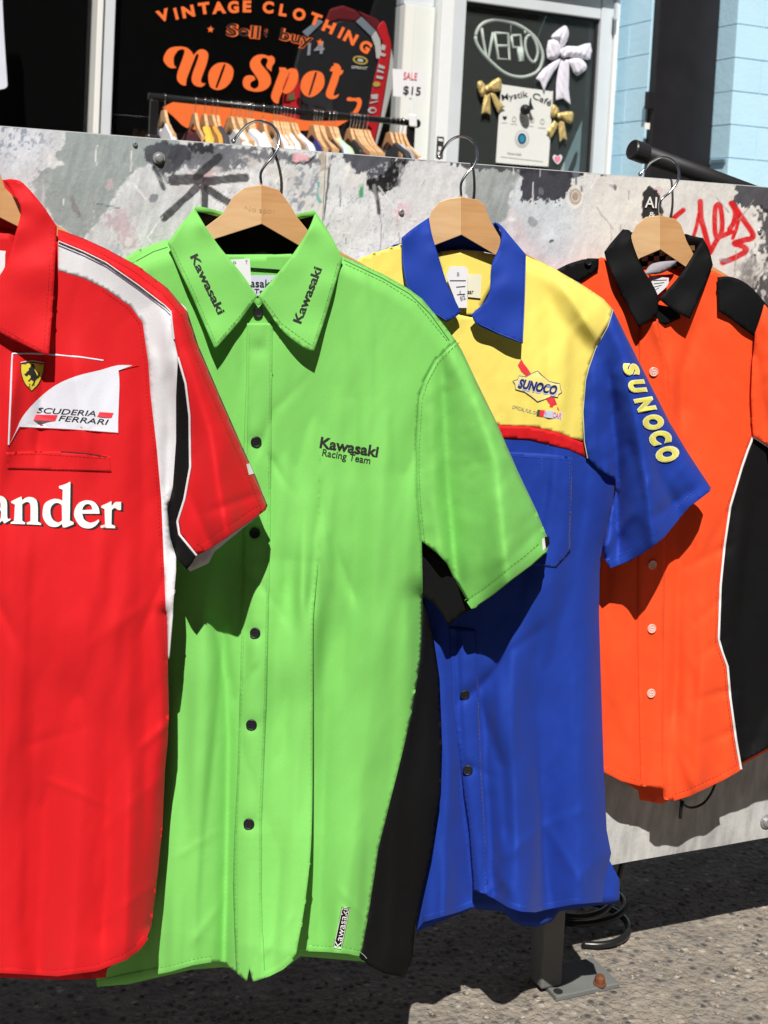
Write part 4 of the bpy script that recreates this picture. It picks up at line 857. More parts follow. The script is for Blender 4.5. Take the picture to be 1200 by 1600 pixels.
b_neck = [(800, 440), (770, 480), (737, 496), (718, 492), (690, 450), (650, 400)]
sheet('yoke', b_shr+b_arm[1:7]+band_u[::-1][1:]+[(500, 560), (505, 470), (530, 430), (563, 403), (600, 390), (632, 381), (655, 396)]+b_neck[::-1][1:], B, Y_, sh)
sheet('chest_band', band_u+band_l[::-1], B, R_, sh, dh=0.0008, res=5)
sheet('front_panel', band_l[::-1][:1]+b_arm[8:]+b_right[1:]+b_hem[1:]+b_left[1:6]+[(515, 665)]+band_l[1:-1], B, N_, sh, solid=0)
Bb = B.like(-0.014); Bb.noise = [(80, 120, 0.003, 25, 0)]
back = [(823, 397), (913, 447), (958, 490), (955, 740), (932, 900), (934, 1060), (943, 1290), (950, 1340), (968, 1374), (968, 1411), (930, 1415), (874, 1424), (862, 1440), (838, 1449), (815, 1446), (800, 1438), (786, 1424), (736, 1420), (700, 1436), (664, 1450), (652, 1456)]+b_left[1:]+[(680, 400), (775, 400)]
sheet('back_panel', back, Bb, N_, sh, res=11)
S = B.like(0.013); S.folds = [([(975, 560), (1000, 680), (1020, 830)], 26, 34, 0.024, 0.5, 1.1), ([(952, 600), (962, 700), (964, 760), (965, 838)], 9, 12, -0.012, 0.5, 1.2), ([(928, 600), (930, 680)], 14, 10, 0.004, 1, 1),
    ([(950, 850), (990, 800), (1010, 760)], 9, 10, 0.006, 1, .5), ([(1010, 640), (1030, 740), (1060, 800)], 10, 12, -0.006, 0.4, 1), ([(1062, 706), (1100, 752)], 8, 8, -0.003, 1, .6), ([(1035, 800), (1075, 770)], 7, 7, -.004, 1, .6), ([(985, 700), (1005, 780)], 7, 7, -.003, .6, 1)]
S.noise = [(34, 60, 0.005, 141, 0.2), (18, 26, 0.0013, 142, 0.2)]
b_out = [(958, 484), (975, 518), (986, 540), (1017, 602), (1047, 661), (1076, 709), (1111, 762)]
b_cuff = [(1111, 762), (1109, 768), (1092, 781), (1076, 793), (1061, 811), (1036, 842), (1003, 866), (980, 878), (955, 888), (944, 872), (942, 853), (953, 808), (962, 770), (962, 749)]
S.rounds = [(b_out, 22, 0.014), ([(944, 872), (942, 853), (953, 808), (962, 770)], 10, 0.008)]
sheet('sleeve', b_out+b_cuff[1:]+b_arm[::-1][1:-1], S, N_, sh)
Sb = B.like(-0.004); sheet('sleeve_back', b_out+b_cuff[1:]+b_arm[::-1][1:-1], Sb, N_, sh, res=11)
sheet('placket', [(703, 980), (742, 985), (748, 1085), (752, 1203), (758, 1300), (762, 1398), (738.5, 1391), (733, 1300), (724, 1242), (716, 1160), (709, 1097)], B, N_, sh, dh=0.0018, res=4.5)
hem(b_hem[:8], B, N_, sh); hem(b_hem[9:13], B, N_, sh); hem(b_cuff[2:9], S, N_, sh, -3, -6, 12)
M_BT = plain('light_blue_thread', (0.03, 0.075, 0.42), 0.7)
stitches('stitching', [[(746, 1090), (750, 1203), (755, 1300), (759, 1392)]], B, M_BT, sh, dh=0.0023, dash=3, gap=4)
pk = [(797, 707), (850, 709), (894, 714), (893, 780), (891, 863), (869, 887), (856, 887), (800, 860)]
sheet('chest_pocket', [(790, 706)]+pk[1:6]+[(800, 880), (780, 860)], B, N_, sh, dh=0.0008, res=5)
stitches('stitching', [[(797, 712), (890, 718), (888, 862), (868, 883), (800, 876)], [(846, 716), (847, 742)]], B, M_BT, sh, dh=0.0013, dash=4, gap=2)
stitches('stitching', [off(b_hem[1:7], 0, -8), off(b_hem[9:], 0, -8)], B, M_BT, sh, dh=0.0012)
ribbon('armhole_seam', b_arm[:8], 1.4, S, plain('pale_piping', (0.50, 0.50, 0.32), 0.7), sh, 0.0007)
stitches('stitching', [off(b_cuff[2:9], -6, -13)], S, M_BT, sh, dh=0.0012)
buttons(B, [(726, 1085), (731, 1203)], 0.0056, M_BTN, sh)
lfL = loop_of([(670, 340, 1), (648, 355), (628, 372, 1), (629, 410), (635, 447, 1), (660, 478), (698, 503, 1), (717, 491), (718, 483), (700, 447), (685, 400), (675, 367)], 4)
cl, o = collar(B, lfL, [(670, 340, .002), (628, 372, .019), (635, 447, .026), (698, 502, .032), (716, 485, .026), (685, 400, .020), (675, 367, .014)], N_, sh)
lfR = loop_of([(773, 347, 1), (783, 352), (800, 372), (822, 398, 1), (820, 470), (817, 537, 1), (780, 523), (747, 508), (737, 492, 1), (763, 463), (769, 413), (781, 385), (783, 362)], 4)
cr, o = collar(B, lfR, [(775, 347, .002), (822, 398, .017), (817, 537, .040), (747, 507, .030), (740, 490, .026), (768, 430, .022), (781, 385, .014), (790, 450, .032)], N_, sh)
ribbon('collar_seam', [(821, 400), (819, 470), (816, 535), (780, 521), (749, 506)], 1.4, cr, M_BT, sh, 0.0009); ribbon('collar_seam', [(629, 375), (630, 410), (636, 446), (660, 477), (698, 501)], 1.4, cl, M_BT, sh, 0.0012)
cb = B.like(); cb.anchors = [(670, 341, .001), (775, 348, .001), (720, 350, -.019), (720, 395, -.016), (690, 380, -.016), (770, 385, -.016)]
sheet('collar_stand', [(671, 342), (690, 346), (720, 350), (755, 350), (776, 349), (790, 380), (778, 398), (750, 392), (720, 390), (690, 393), (682, 400), (670, 370)], cb, N_, sh, res=7)
nk = B.like(-0.009); sheet('neck_facing', [(682, 396), (705, 391), (735, 391), (776, 398), (772, 440), (745, 492), (718, 494), (695, 450)], nk, Y_, sh, res=8)
ptag = B.like(0.001); decal('price_tag', [(703, 416), (724, 416), (731, 420), (730, 481), (716, 481), (697, 432)], ptag, M_TAG, sh, 0.0, solid=0.0006)
text_obj('tag_print', [('B', (714, 430), (718, 430), 5), ('52', (720, 469), (728, 466), 6), ('1', (718, 459), (720, 459), 5)], ptag, M_INK, sh, dh=0.001)
ribbon('tag_line', [(703, 438), (728, 438)], 1, ptag, M_INK, sh, 0.001); ribbon('tag_line', [(713, 448), (727, 447)], 1, ptag, M_INK, sh, 0.001); ribbon('tag_line', [(714, 460), (727, 459)], 1, ptag, M_INK, sh, 0.001)
decal('neck_label', [(731, 428), (752, 429), (751, 466), (731, 464)], nk, plain('cream_label', (0.72, 0.70, 0.55), 0.7), sh, 0.002)
text_obj('label_lettering', [('ear', (730, 459), (740, 459), 7)], nk, M_THREADK, sh, bold=0.01, dh=0.0026)
# chest emblem
z = lambda P: zm((780, 550), 10, P)
M_NV = plain('navy_thread', (0.012, 0.018, 0.11), 0.6); M_GY = plain('grey_thread', (0.20, 0.20, 0.26), 0.6); M_RT = plain('red_thread', (0.70, 0.03, 0.05), 0.6); M_LV = plain('lavender_thread', (0.52, 0.55, 0.72), 0.6)
em = [(600, 295), (690, 385), (780, 460), (945, 495), (955, 580), (978, 628), (925, 660), (915, 705), (810, 690), (700, 740), (600, 772), (500, 690), (400, 620), (255, 580), (250, 500), (215, 452), (290, 430), (310, 370), (420, 388), (520, 330)]
for q_ in [z([(345, 110), (390, 190), (440, 250), (495, 335), (420, 370), (345, 300), (290, 210)]), z([(735, 730), (820, 690), (870, 730), (940, 915), (780, 855), (800, 830)])]: decal('emblem_arrow', q_, B, M_RT, sh, 0.0005)
decal('emblem_badge', z(em), B, plain('pale_yellow_thread', (0.82, 0.70, 0.22), 0.6), sh, 0.0009, res=5)
ribbon('emblem_outline', z(em), 1.5, B, M_GY, sh, 0.0014, closed=True)
text_obj('emblem_lettering', [('SUNOCO', (807, 606), (870, 618), 15.5)], B, M_LV, sh, bold=0.10, shear=0.22, dh=0.0013)
text_obj('emblem_lettering', [('SUNOCO', (809, 605), (869, 616.5), 14)], B, M_NV, sh, bold=0.045, shear=0.22, dh=0.0017)
text_obj('emblem_lettering', [('OFFICIAL FUEL OF', (800, 638), (838, 648), 5.2)], B, M_GY, sh, bold=0.0, dh=0.0005)
decal('emblem_bar', z([(600, 900), (640, 905), (625, 1005), (580, 1000)]), B, plain('dark_green_thread', (0.03, 0.08, 0.02), 0.6), sh, 0.0005); decal('emblem_bar', z([(640, 905), (715, 910), (690, 1015), (625, 1005)]), B, M_RT, sh, 0.0005); decal('emblem_bar', z([(715, 910), (985, 935), (970, 1058), (690, 1015)]), B, M_LV, sh, 0.0005)
text_obj('emblem_lettering', [('NASCAR', (849.5, 650), (876.5, 653.5), 8)], B, plain('pink_thread', (0.75, 0.25, 0.35), 0.6), sh, bold=0.015, shear=0.2, dh=0.0009)
# sleeve letters run down the sleeve
M_YT = plain('yellow_thread', (0.70, 0.66, 0.13), 0.5); M_YL = plain('pale_yellow_edge', (0.80, 0.78, 0.42), 0.5)
for ch, q0, q1, hh in (('S', (974.5, 569), (980.5, 590), 19.5), ('U', (983, 597), (989, 618), 22), ('N', (993, 624), (1002, 648), 24.5), ('O', (1005, 654), (1013.5, 675), 27), ('C', (1015, 680), (1023.5, 700), 29), ('O', (1025, 706), (1035, 726), 31)):
    o = text_obj('sleeve_letter', [(ch, (q0[0]-0.8, q0[1]-1.2), (q1[0]+0.4, q1[1]+1.2), hh+1.8)], S, M_YL, sh, bold=0.085, shear=0.26, dh=0.0022)
    text_obj('letter_core', [(ch, q0, q1, hh)], S, M_YT, o, bold=0.05, shear=0.26, dh=0.0026)

# ================= orange shirt
hk = zm((900, 0), 3.477, [(456, 1168), (459, 1092), (508, 1046), (548, 992), (561, 942), (546, 892), (511, 863), (462, 855), (412, 878), (380, 910), (350, 946)])
hang_o, hs = hanger(1032, (1032, 360),
    [(1032, 336.5), (1055, 342), (1064, 351), (1073, 377), (1084, 398), (1120, 420), (1170, 450), (1185, 462), (1180, 472), (1150, 462), (1071, 417), (1032, 390)],
    [(1032, 336.5), (1032, 390), (1001, 403), (970, 425), (930, 450), (918, 448), (922, 436), (960, 400), (984, 372), (995, 351), (1009, 339)],
    hk, y0, 'plain wooden hanger, rightmost of the row, holding the orange shirt')
O_ = fabric('orange_cotton', (0.86, 0.078, 0.017))
sh = shirt('orange_shirt', on_y(1040, 1240, y0), 'bright orange shirt with black collar and epaulettes, rightmost of the row')
B = Surf(on_y(1032, 360, y0), TURN, 0.011)
B.gain = 1.9
pipe = [(1177, 682), (1168, 705), (1159, 731), (1141, 792), (1132, 854), (1126, 915), (1123, 999), (1129, 1020), (1137, 1042), (1141, 1089), (1150, 1155), (1158, 1202)]
B.folds = [([(1063, 800), (1060, 900), (1057, 1050), (1052, 1110)], 7, 9, -0.0055, 0.6, 1), ([(1050, 600), (1052, 760)], 14, 10, 0.005, 1, 0.5), ([(1085, 520), (1068, 580), (1066, 640)], 10, 8, -0.006, 0.5, 1),
           ([(1095, 760), (1095, 950), (1090, 1200)], 26, 26, 0.007, 0.6, 1.2), ([(990, 900), (985, 1050), (985, 1210)], 30, 30, 0.006, 0.5, 1), ([(1042, 1090), (1048, 1240)], 6, 10, 0.004, 0.3, 1),
           ([(1085, 880), (1125, 860)], 7, 7, -0.003, .4, 1), ([(1090, 970), (1122, 940)], 6, 6, -0.002, .4, 1), ([(1100, 1090), (1140, 1080)], 6, 6, -0.003, .4, 1), ([(1105, 1160), (1150, 1140)], 6, 6, -0.0025, .4, 1), ([(1100, 1020), (1130, 1000)], 5, 5, -0.002, .4, 1),
           ([(1060, 1170), (1080, 1220)], 6, 6, .002, .4, 1), ([(1020, 500), (1040, 555)], 10, 8, 0.006, 1, 0.7), ([(1140, 520), (1150, 640)], 20, 20, 0.003, 1, 0.6), ([(1105, 860), (1140, 800)], 5, 5, -0.002, .4, 1)]
B.noise = [(62, 330, 0.020, 221, 0.05), (24, 44, 0.0011, 222, -0.4)]
o_hem = [(1158, 1202), (1130, 1218), (1103, 1231), (1075, 1244), (1052, 1251), (1036, 1249), (1036, 1233), (998, 1227), (972, 1220), (943, 1205), (900, 1190), (850, 1180)]
o_left = [(850, 1180), (846, 1000), (846, 800), (842, 600), (838, 500), (850, 455), (870, 432), (905, 416), (940, 402)]
o_shr = [(1114, 422), (1145, 440), (1172, 455), (1195, 476)]
o_arm = [(1195, 476), (1180, 520), (1176, 567), (1174, 620), (1177, 682)]
B.rounds = [([(1150, 440), (1250, 540)], 20, 0.008)]
o_neck = [(1090, 432), (1060, 466), (1028, 496), (1000, 470), (970, 425)]
sheet('front_panel', o_shr+o_arm[1:]+pipe[1:]+o_hem[1:]+o_left[1:]+o_neck[::-1], B, O_, sh)
Bb = B.like(-0.014)
sheet('back_panel', [(1114, 424), (1195, 478), (1240, 700), (1240, 1150), (1158, 1196), (1034, 1256), (1000, 1250), (998, 1236), (940, 1200), (860, 1180)]+o_left[1:]+[(1000, 420), (1070, 420)], Bb, O_, sh, res=12)
sheet('side_panel', pipe+[(1158, 1192), (1200, 1169), (1250, 1150), (1262, 1000), (1262, 800), (1258, 720), (1200, 696)], B, K_, sh, dh=-0.0004)
hem(o_hem[:5], B, O_, sh); hem(o_hem[6:11], B, O_, sh)
M_WP = fabric('white_piping', (0.74, 0.74, 0.74))
ribbon('piping', pipe, 3.6, B, M_WP, sh, 0.0028); ribbon('piping', [(1177, 682), (1200, 697), (1240, 720)], 3.6, B, M_WP, sh, 0.0028)
S = B.like(0.013); S.folds = [([(1215, 560), (1260, 720)], 40, 40, 0.018, .6, 1), ([(1180, 560), (1198, 680)], 8, 8, -.004, 1, .6)]; S.noise = [(34, 60, 0.004, 241, 0.2)]
sheet('sleeve', [(1195, 476), (1235, 520), (1290, 640), (1335, 760), (1330, 772), (1245, 835), (1215, 760), (1200, 696)]+o_arm[::-1][:-1], S, O_, sh, res=6)
Sb = B.like(-0.004); sheet('sleeve_back', [(1195, 478), (1235, 520), (1290, 640), (1335, 760), (1330, 772), (1245, 835), (1215, 760), (1200, 696)]+o_arm[::-1][:-1], Sb, O_, sh, res=12)
E1 = B.like(0.017); E1.anchors = [(1122, 440, 0.0), (1160, 480, 0.004), (1220, 540, -0.004)]; sheet('epaulette', loop_of([(1122, 433, 1), (1140, 432), (1160, 439), (1178, 453), (1200, 478), (1236, 522, 1), (1226, 556, 1), (1200, 540), (1172, 521), (1143, 499), (1123, 486, 1)], 3), E1, K_, sh, res=6, solid=0.002)
E2 = B.like(0.014); sheet('epaulette', loop_of([(862, 426, 1), (890, 412), (919, 404), (936, 404, 1), (935, 421, 1), (918, 432), (900, 441), (858, 452, 1)], 3), E2, K_, sh, res=6, solid=0.002)
buttons(E2, [(919, 409)], 0.0042, M_BTN, sh)
stitches('stitching', [off(pipe, -5, 0), off(o_hem[:5], -2, -9), off(o_hem[6:10], 2, -7)], B, plain('orange_thread', (0.6, 0.05, 0.012), 0.7), sh, dh=0.0012)
sheet('placket', [(1000, 505), (1028, 498), (1040, 560), (1046, 650), (1042, 760), (1039, 900), (1037, 1040), (1036, 1233), (1002, 1228), (998, 1040), (998, 760), (998, 600)], B, O_, sh, dh=0.0018, res=5)
M_CB = plain('clear_button', (0.82, 0.42, 0.34), 0.2, spec=0.5)
buttons(B, [(1021, 581), (1019, 882), (1018, 982), (1017, 1083)], 0.0056, M_CB, sh, False)
lfL = loop_of([(973, 358, 1), (958, 376), (945, 394, 1), (950, 412), (959, 433), (980, 476), (999, 511, 1), (1014, 502), (1028, 490, 1), (1027, 459), (1003, 417), (988, 378), (985, 361)], 4)
cl, o = collar(B, lfL, [(973, 358, .002), (945, 394, .015), (999, 510, .036), (1028, 490, .026), (1010, 430, .022), (987, 378, .014), (965, 440, .028)], K_, sh)
lfR = loop_of([(1098, 371, 1), (1108, 390), (1114, 414, 1), (1100, 450), (1078, 498, 1), (1055, 486), (1030, 467, 1), (1058, 437), (1078, 408), (1094, 380)], 4)
cr, o = collar(B, lfR, [(1098, 371, .003), (1114, 414, .016), (1078, 497, .036), (1030, 467, .028), (1060, 436, .022), (1092, 385, .014)], K_, sh)
stand = B.like(0.014); sheet('collar_stand', [(1008, 470), (1030, 476), (1058, 482), (1064, 497), (1040, 508), (1024, 500), (1010, 492)], stand, K_, sh, res=6)
cb = B.like(); cb.anchors = [(973, 359, .001), (1098, 372, .001), (1032, 372, -.019), (1032, 420, -.016), (1000, 400, -.016), (1070, 400, -.016)]
sheet('collar_stand', [(974, 360), (1000, 366), (1034, 370), (1066, 366), (1097, 372), (1100, 395), (1080, 425), (1060, 432), (1005, 425), (990, 390)], cb, K_, sh, res=7)
M_CK = plain('pale_check', (0.5, 0.47, 0.44), 0.7)
ck = [[(x0, y0_), (x0+9, y0_-1), (x0+9, y0_+7), (x0, y0_+8)] for k, (x0, y0_) in enumerate([(1003+9.2*i+(j % 2)*4.6*0+((i+j) % 2)*0, 384+8.2*j) for i in range(9) for j in range(5) if (i+j) % 2 == 0])]
many('check_pattern', ck, cb, M_CK, sh, 0.0022)
nk = B.like(-0.009); sheet('neck_facing', [(1003, 422), (1060, 420), (1074, 425), (1050, 470), (1028, 500), (1010, 470)], nk, O_, sh, res=8)
tg = B.like(0.003); tg.folds = [([(1005, 430), (1058, 408)], 9, 9, 0.006, 1, .3)]
sheet('neck_tag', loop_of([(1006, 428, 1), (1016, 414), (1032, 409), (1058, 407, 1), (1050, 418), (1030, 428)], 4), tg, fabric('grey_lining', (0.30, 0.28, 0.31)), sh, res=5)
tg2 = B.like(0.0005); o = decal('care_label', loop_of([(1012, 427, 1), (1022, 432), (1045, 434, 1), (1043, 446), (1026, 462, 1), (1020, 445)], 3), tg2, M_TAG, sh, 0.0)
for k in range(4): ribbon('label_print', [(1021+k*0.8, 438+k*5), (1042-k*4, 437+k*4)], 0.7, tg2, M_INK, o, 0.0008)

# ================= red shirt (its left half leaves the picture)
rx = -53
hang_r, hs = hanger(rx, (rx, 300),
    [(rx, 236), (-20, 243), (0, 270), (8, 294), (32, 318), (90, 352), (160, 395), (200, 425), (195, 440), (170, 432), (26, 353), (0, 340), (rx, 306)],
    [(rx, 236), (rx, 306), (-110, 342), (-250, 410), (-290, 425), (-300, 412), (-270, 390), (-150, 315), (-116, 290), (-103, 262), (-85, 243)],
    [(rx, 238), (rx-1, 220), (rx+15, 195), (rx+30, 165), (rx+20, 138), (rx-8, 128), (rx-30, 142), (rx-44, 168)], y0, 'wooden hanger in the red collar at the left edge')
sh = shirt('red_shirt', on_y(60, 1500, y0), 'red shirt with white and black shoulder stripe and white lettering, leftmost of the row')
B = Surf(on_y(rx, 300, y0), TURN, 0.012)
B.gain = 1.9
r_str = [(91, 423), (130, 435), (165, 452), (205, 480), (223, 505), (232, 570), (235, 615), (245, 700), (252, 780), (257, 900), (262, 1030)]
r_right = [(262, 1030), (264, 1110), (262, 1160), (258, 1200), (254, 1290), (246, 1370), (240, 1420), (236, 1448), (228, 1468), (215, 1485), (195, 1500), (150, 1517), (90, 1525), (40, 1522), (0, 1520), (-60, 1519)]
r_left = [(-60, 1519), (-200, 1524), (-310, 1500), (-345, 1465), (-362, 1300), (-370, 1030), (-365, 780), (-350, 615), (-338, 505), (-320, 480), (-197, 410), (-120, 380)]
B.folds = [([(140, 950), (130, 1200), (110, 1510)], 50, 44, 0.010, 0.4, 1.2), ([(20, 900), (10, 1200), (10, 1500)], 40, 40, 0.007, 0.4, 1), ([(75, 1100), (70, 1300), (60, 1510)], 22, 22, -0.005, 0.4, 1), ([(205, 1000), (200, 1200), (195, 1470)], 24, 24, 0.006, 0.5, 1), ([(170, 1150), (165, 1440)], 16, 18, -.004, .5, 1),
           ([(90, 1226), (125, 1240), (150, 1252)], 4, 6, 0.0011, 1, 0.6), ([(150, 1000), (205, 960)], 9, 9, 0.001, 0.6, 1), ([(170, 1290), (250, 1215)], 9, 9, 0.001, .6, 1), ([(160, 1440), (235, 1385)], 6, 5, 0.0009, .5, 1), ([(0, 950), (30, 1010)], 9, 9, -.003, 1, .4), ([(60, 1160), (120, 1140)], 9, 9, -.0008, 1, .4),
           ([(230, 1160), (262, 1130)], 6, 6, .003, .5, 1), ([(225, 980), (258, 900)], 6, 6, -.0025, .4, 1),
           ([(290, 540), (330, 680), (350, 810)], 36, 40, 0.020, 0.4, 1.2), ([(190, 420), (250, 470), (270, 560)], 30, 30, 0.006, 0.6, 1), ([(268, 600), (262, 760), (270, 850)], 12, 10, -0.007, 0.3, 1), ([(300, 780), (330, 850)], 7, 7, -.003, .4, 1), ([(340, 795), (395, 775)], 6, 6, -.002, 1, 1), ([(265, 500), (255, 580)], 6, 6, .003, 1, .5), ([(240, 560), (255, 660)], 6, 6, .0025, 1, .5),
           ([(20, 620), (10, 690)], 22, 12, .005, 1, 1), ([(120, 600), (130, 680)], 24, 24, .004, 1, 1), ([(70, 560), (60, 690)], 10, 12, -.003, 1, 1)]
B.noise = [(95, 460, 0.024, 321, 0.05), (40, 110, 0.0010, 322, 0.4)]
r_out = [(91, 358), (130, 372), (165, 388), (215, 415), (262, 450), (293, 487), (310, 540), (340, 610), (375, 690), (400, 745), (418, 790)]
B.folds.append(([(190, 1000), (190, 1300), (180, 1480)], 90, 120, 0.012, 0.6, 1.1))
B.rounds = [([(258, 960), (262, 1030)]+r_right[:8], 26, 0.014), (r_out, 24, 0.014)]
r_neck = [(40, 440), (0, 470), (-53, 500), (-106, 470), (-120, 420)]
sheet('front_panel', r_str+r_right[1:]+r_left[1:]+r_neck[::-1][:]+[(60, 385), (91, 377)], B, R_, sh, solid=0)
Bb = B.like(-0.014); sheet('back_panel', [(91, 360), (255, 460), (262, 700), (248, 1000), (244, 1200), (230, 1420), (196, 1494), (168, 1514), (165, 1528), (100, 1531), (40, 1529), (-60, 1525)]+r_left[1:]+[(-53, 345), (60, 370)], Bb, R_, sh, res=12)
r_white_u = [(91, 377), (130, 393), (165, 410), (215, 445), (258, 478), (267, 487), (272, 530), (278, 558)]
r_black_l = [(278, 558), (275, 620), (275, 690), (270, 760), (262, 795), (266, 840), (275, 870)]
W_ = fabric('white_cotton', (0.66, 0.66, 0.69))
sheet('white_stripe', r_white_u+r_black_l[1:]+[(275, 893), (272, 930), (266, 990), (263, 1026), (262, 1030)]+r_str[::-1][1:], B, W_, sh)
r_black_r = [(278, 558), (290, 600), (296, 650), (297, 730), (288, 780), (277, 815), (280, 835), (307, 868)]
sheet('black_stripe', r_black_r+[(300, 880), (292, 890), (283, 880), (275, 870)]+r_black_l[::-1][1:-1], B, K_, sh)
sheet('sleeve', r_out+[(415, 797), (407, 803), (380, 822), (350, 843), (320, 862)]+r_black_r[::-1]+r_white_u[::-1][1:], B, R_, sh)
Sb = B.like(-0.004); sheet('sleeve_back', r_out[3:]+[(407, 803), (335, 862), (326, 880), (297, 893), (285, 880), (262, 800), (270, 600)], Sb, W_, sh, res=10)
sheet('sleeve', [(-120, 378), (-197, 360), (-271, 388), (-368, 450), (-399, 487), (-446, 610), (-506, 745), (-524, 790), (-470, 830), (-426, 862), (-385, 800), (-368, 790), (-350, 615), (-338, 505), (-320, 480), (-197, 410)], B, R_, sh, res=12, dh=0.0003)
ribbon('piping', r_black_r, 3.4, B, W_, sh, 0.0026); ribbon('piping', r_white_u[:-1], 2.2, B, W_, sh, 0.0024); ribbon('painted_seam_shadow', off(r_white_u[:6], 0, 6), 1.6, B, plain('seam_shadow_grey', (0.16, 0.16, 0.22), 0.7), sh, 0.0010)  # grey ribbon colours in the shadow under the stripe's upper seam
decal('cuff_tab', [(385, 725), (390, 724), (397, 740), (389, 742)], B, MATS['white_tab'], sh, 0.0012)
hem(r_right[8:], B, R_, sh, 0, -4.5); hem([(407, 803), (380, 822), (350, 843), (320, 862)], B, R_, sh, -4, -6, 13)
M_RTH = plain('dark_red_thread', (0.52, 0.012, 0.011), 0.7)
stitches('stitching', [off(r_str[2:], -5, 0), off(r_right[9:-1], -2, -9), [(402, 790), (318, 846), (305, 850)], off(r_out[2:], -9, 6)], B, M_RTH, sh, dh=0.0011)
# pocket welt
sheet('pocket_welt', [(10, 707), (60, 705), (120, 707), (172, 713), (174, 738), (120, 736), (12, 733)], B, R_, sh, dh=0.0007, res=4)
stitches('stitching', [[(14, 710), (60, 709), (168, 716), (170, 735), (120, 733), (14, 730)]], B, M_RTH, sh, dh=0.0012)
ribbon('pocket_slit', [(95, 706), (135, 709), (168, 714)], 2.6, B, plain('deep_red', (0.06, 0.004, 0.004), 0.8), sh, 0.0013)
lfR = loop_of([(4, 281, 1), (20, 280), (37, 287), (66, 320), (89, 354, 1), (84, 450), (76, 557, 1), (40, 540), (0, 520), (-53, 486, 1), (-20, 450), (6, 420), (24, 365), (32, 322)], 4)
cr, o = collar(B, lfR, [(4, 281, -.004), (37, 287, .006), (89, 354, .010), (76, 557, .044), (0, 520, .032), (-53, 486, .027), (24, 365, .020), (32, 322, .014), (60, 430, .032)], R_, sh)
stitches('stitching', [[(80, 360), (75, 450), (68, 548), (0, 510)]], cr, M_RTH, sh, dh=0.0009)
lfL = loop_of([(-110, 281, 1), (-150, 300), (-195, 354, 1), (-190, 450), (-182, 557, 1), (-110, 520), (-53, 487, 1), (-90, 450), (-130, 365)], 4)
collar(B, lfL, [(-110, 281, -.004), (-195, 354, .010), (-182, 557, .044), (-53, 486, .027), (-130, 365, .020)], R_, sh)
cb = B.like(-0.016); sheet('collar_stand', [(-110, 282), (-53, 300), (4, 281), (20, 300), (33, 322), (26, 366), (0, 372), (-53, 360), (-130, 365)], cb, R_, sh, res=8)
nk = B.like(-0.009); sheet('neck_facing', [(-130, 366), (-53, 360), (26, 366), (20, 420), (-53, 510), (-110, 430)], nk, R_, sh, res=9)
ptag = B.like(0.002); decal('price_tag', loop_of([(-40, 388, 1), (5, 392), (8, 398), (6, 448), (0, 456), (-40, 452, 1)], 3), ptag, M_TAG, sh, 0.0, solid=0.0006)
# breast patch
z = lambda P: zm((0, 540), 5.4545, P)
M_SAT = fabric('white_satin', (0.66, 0.68, 0.76), 0.1, 0.5, 0.35, 0.4)
decal('breast_patch', z(loop_of([(75, 855, 1), (100, 62, 1), (240, 58), (420, 66), (700, 92), (880, 118), (1190, 168, 1), (1010, 215, 1), (1020, 330), (1012, 600), (1012, 750, 1), (600, 720), (170, 702, 1)], 3)), B, R_, sh, 0.0008, res=5)
decal('patch_field', z(loop_of([(75, 855, 1), (130, 740), (190, 610), (310, 470), (470, 340), (650, 260), (850, 210), (1000, 168), (1130, 168, 1), (1010, 212, 1), (1018, 330), (1008, 600), (1006, 742, 1), (600, 712), (165, 692, 1)], 3)), B, M_SAT, sh, 0.0012, res=5)
ribbon('patch_border', z([(75, 845), (84, 600), (95, 300), (106, 68), (240, 64), (420, 74), (700, 100), (880, 127)]), 3, B, M_SAT, sh, 0.0018)
text_obj('patch_lettering', [('SCUDERIA', z([(313, 572)])[0], z([(815, 602)])[0], 8.4), ('FERRARI', z([(497, 640)])[0], z([(925, 676)])[0], 8.4)], B, M_THREADK, sh, bold=0.006, shear=0.25, dh=0.0016)
decal('patch_bar', z([(848, 566), (968, 574), (950, 616), (828, 606)]), B, M_RT, sh, 0.0016); decal('patch_bar', z([(305, 588), (492, 592), (470, 642), (285, 635)]), B, M_RT, sh, 0.0016)
shd = decal('shield', z(loop_of([(175, 155, 1), (275, 140), (380, 155, 1), (373, 225), (335, 325), (270, 392, 1), (208, 325), (176, 230)], 3)), B, M_THREADK, sh, 0.0012, res=5)
decal('shield_field', z(loop_of([(182, 160, 1), (275, 147), (373, 160, 1), (366, 225), (328, 320), (270, 382, 1), (214, 320), (183, 230)], 3)), B, plain('gold_thread', (0.72, 0.60, 0.06), 0.4), shd, 0.0016, res=5)
ribbon('shield_stripe', z([(178, 146), (275, 128), (378, 146)]), 2.2, B, W_, shd, 0.0018)
decal('shield_horse', z([(262, 168), (272, 155), (286, 160), (297, 182), (292, 205), (306, 232), (318, 258), (328, 240), (330, 215), (340, 240), (336, 268), (318, 280), (302, 296), (296, 318), (276, 345), (268, 342), (284, 316), (286, 302), (264, 288), (252, 302), (238, 305), (240, 296), (250, 290), (262, 270), (258, 252), (240, 246), (232, 262), (212, 252), (206, 240), (220, 238), (226, 226), (244, 212), (246, 192), (258, 184)]), B, M_THREADK, shd, 0.0020)
text_obj('shield_letters', [('S', z([(242, 350)])[0], z([(256, 352)])[0], 5), ('F', z([(290, 350)])[0], z([(302, 345)])[0], 5)], B, M_THREADK, shd, shear=0.3, dh=0.0020)
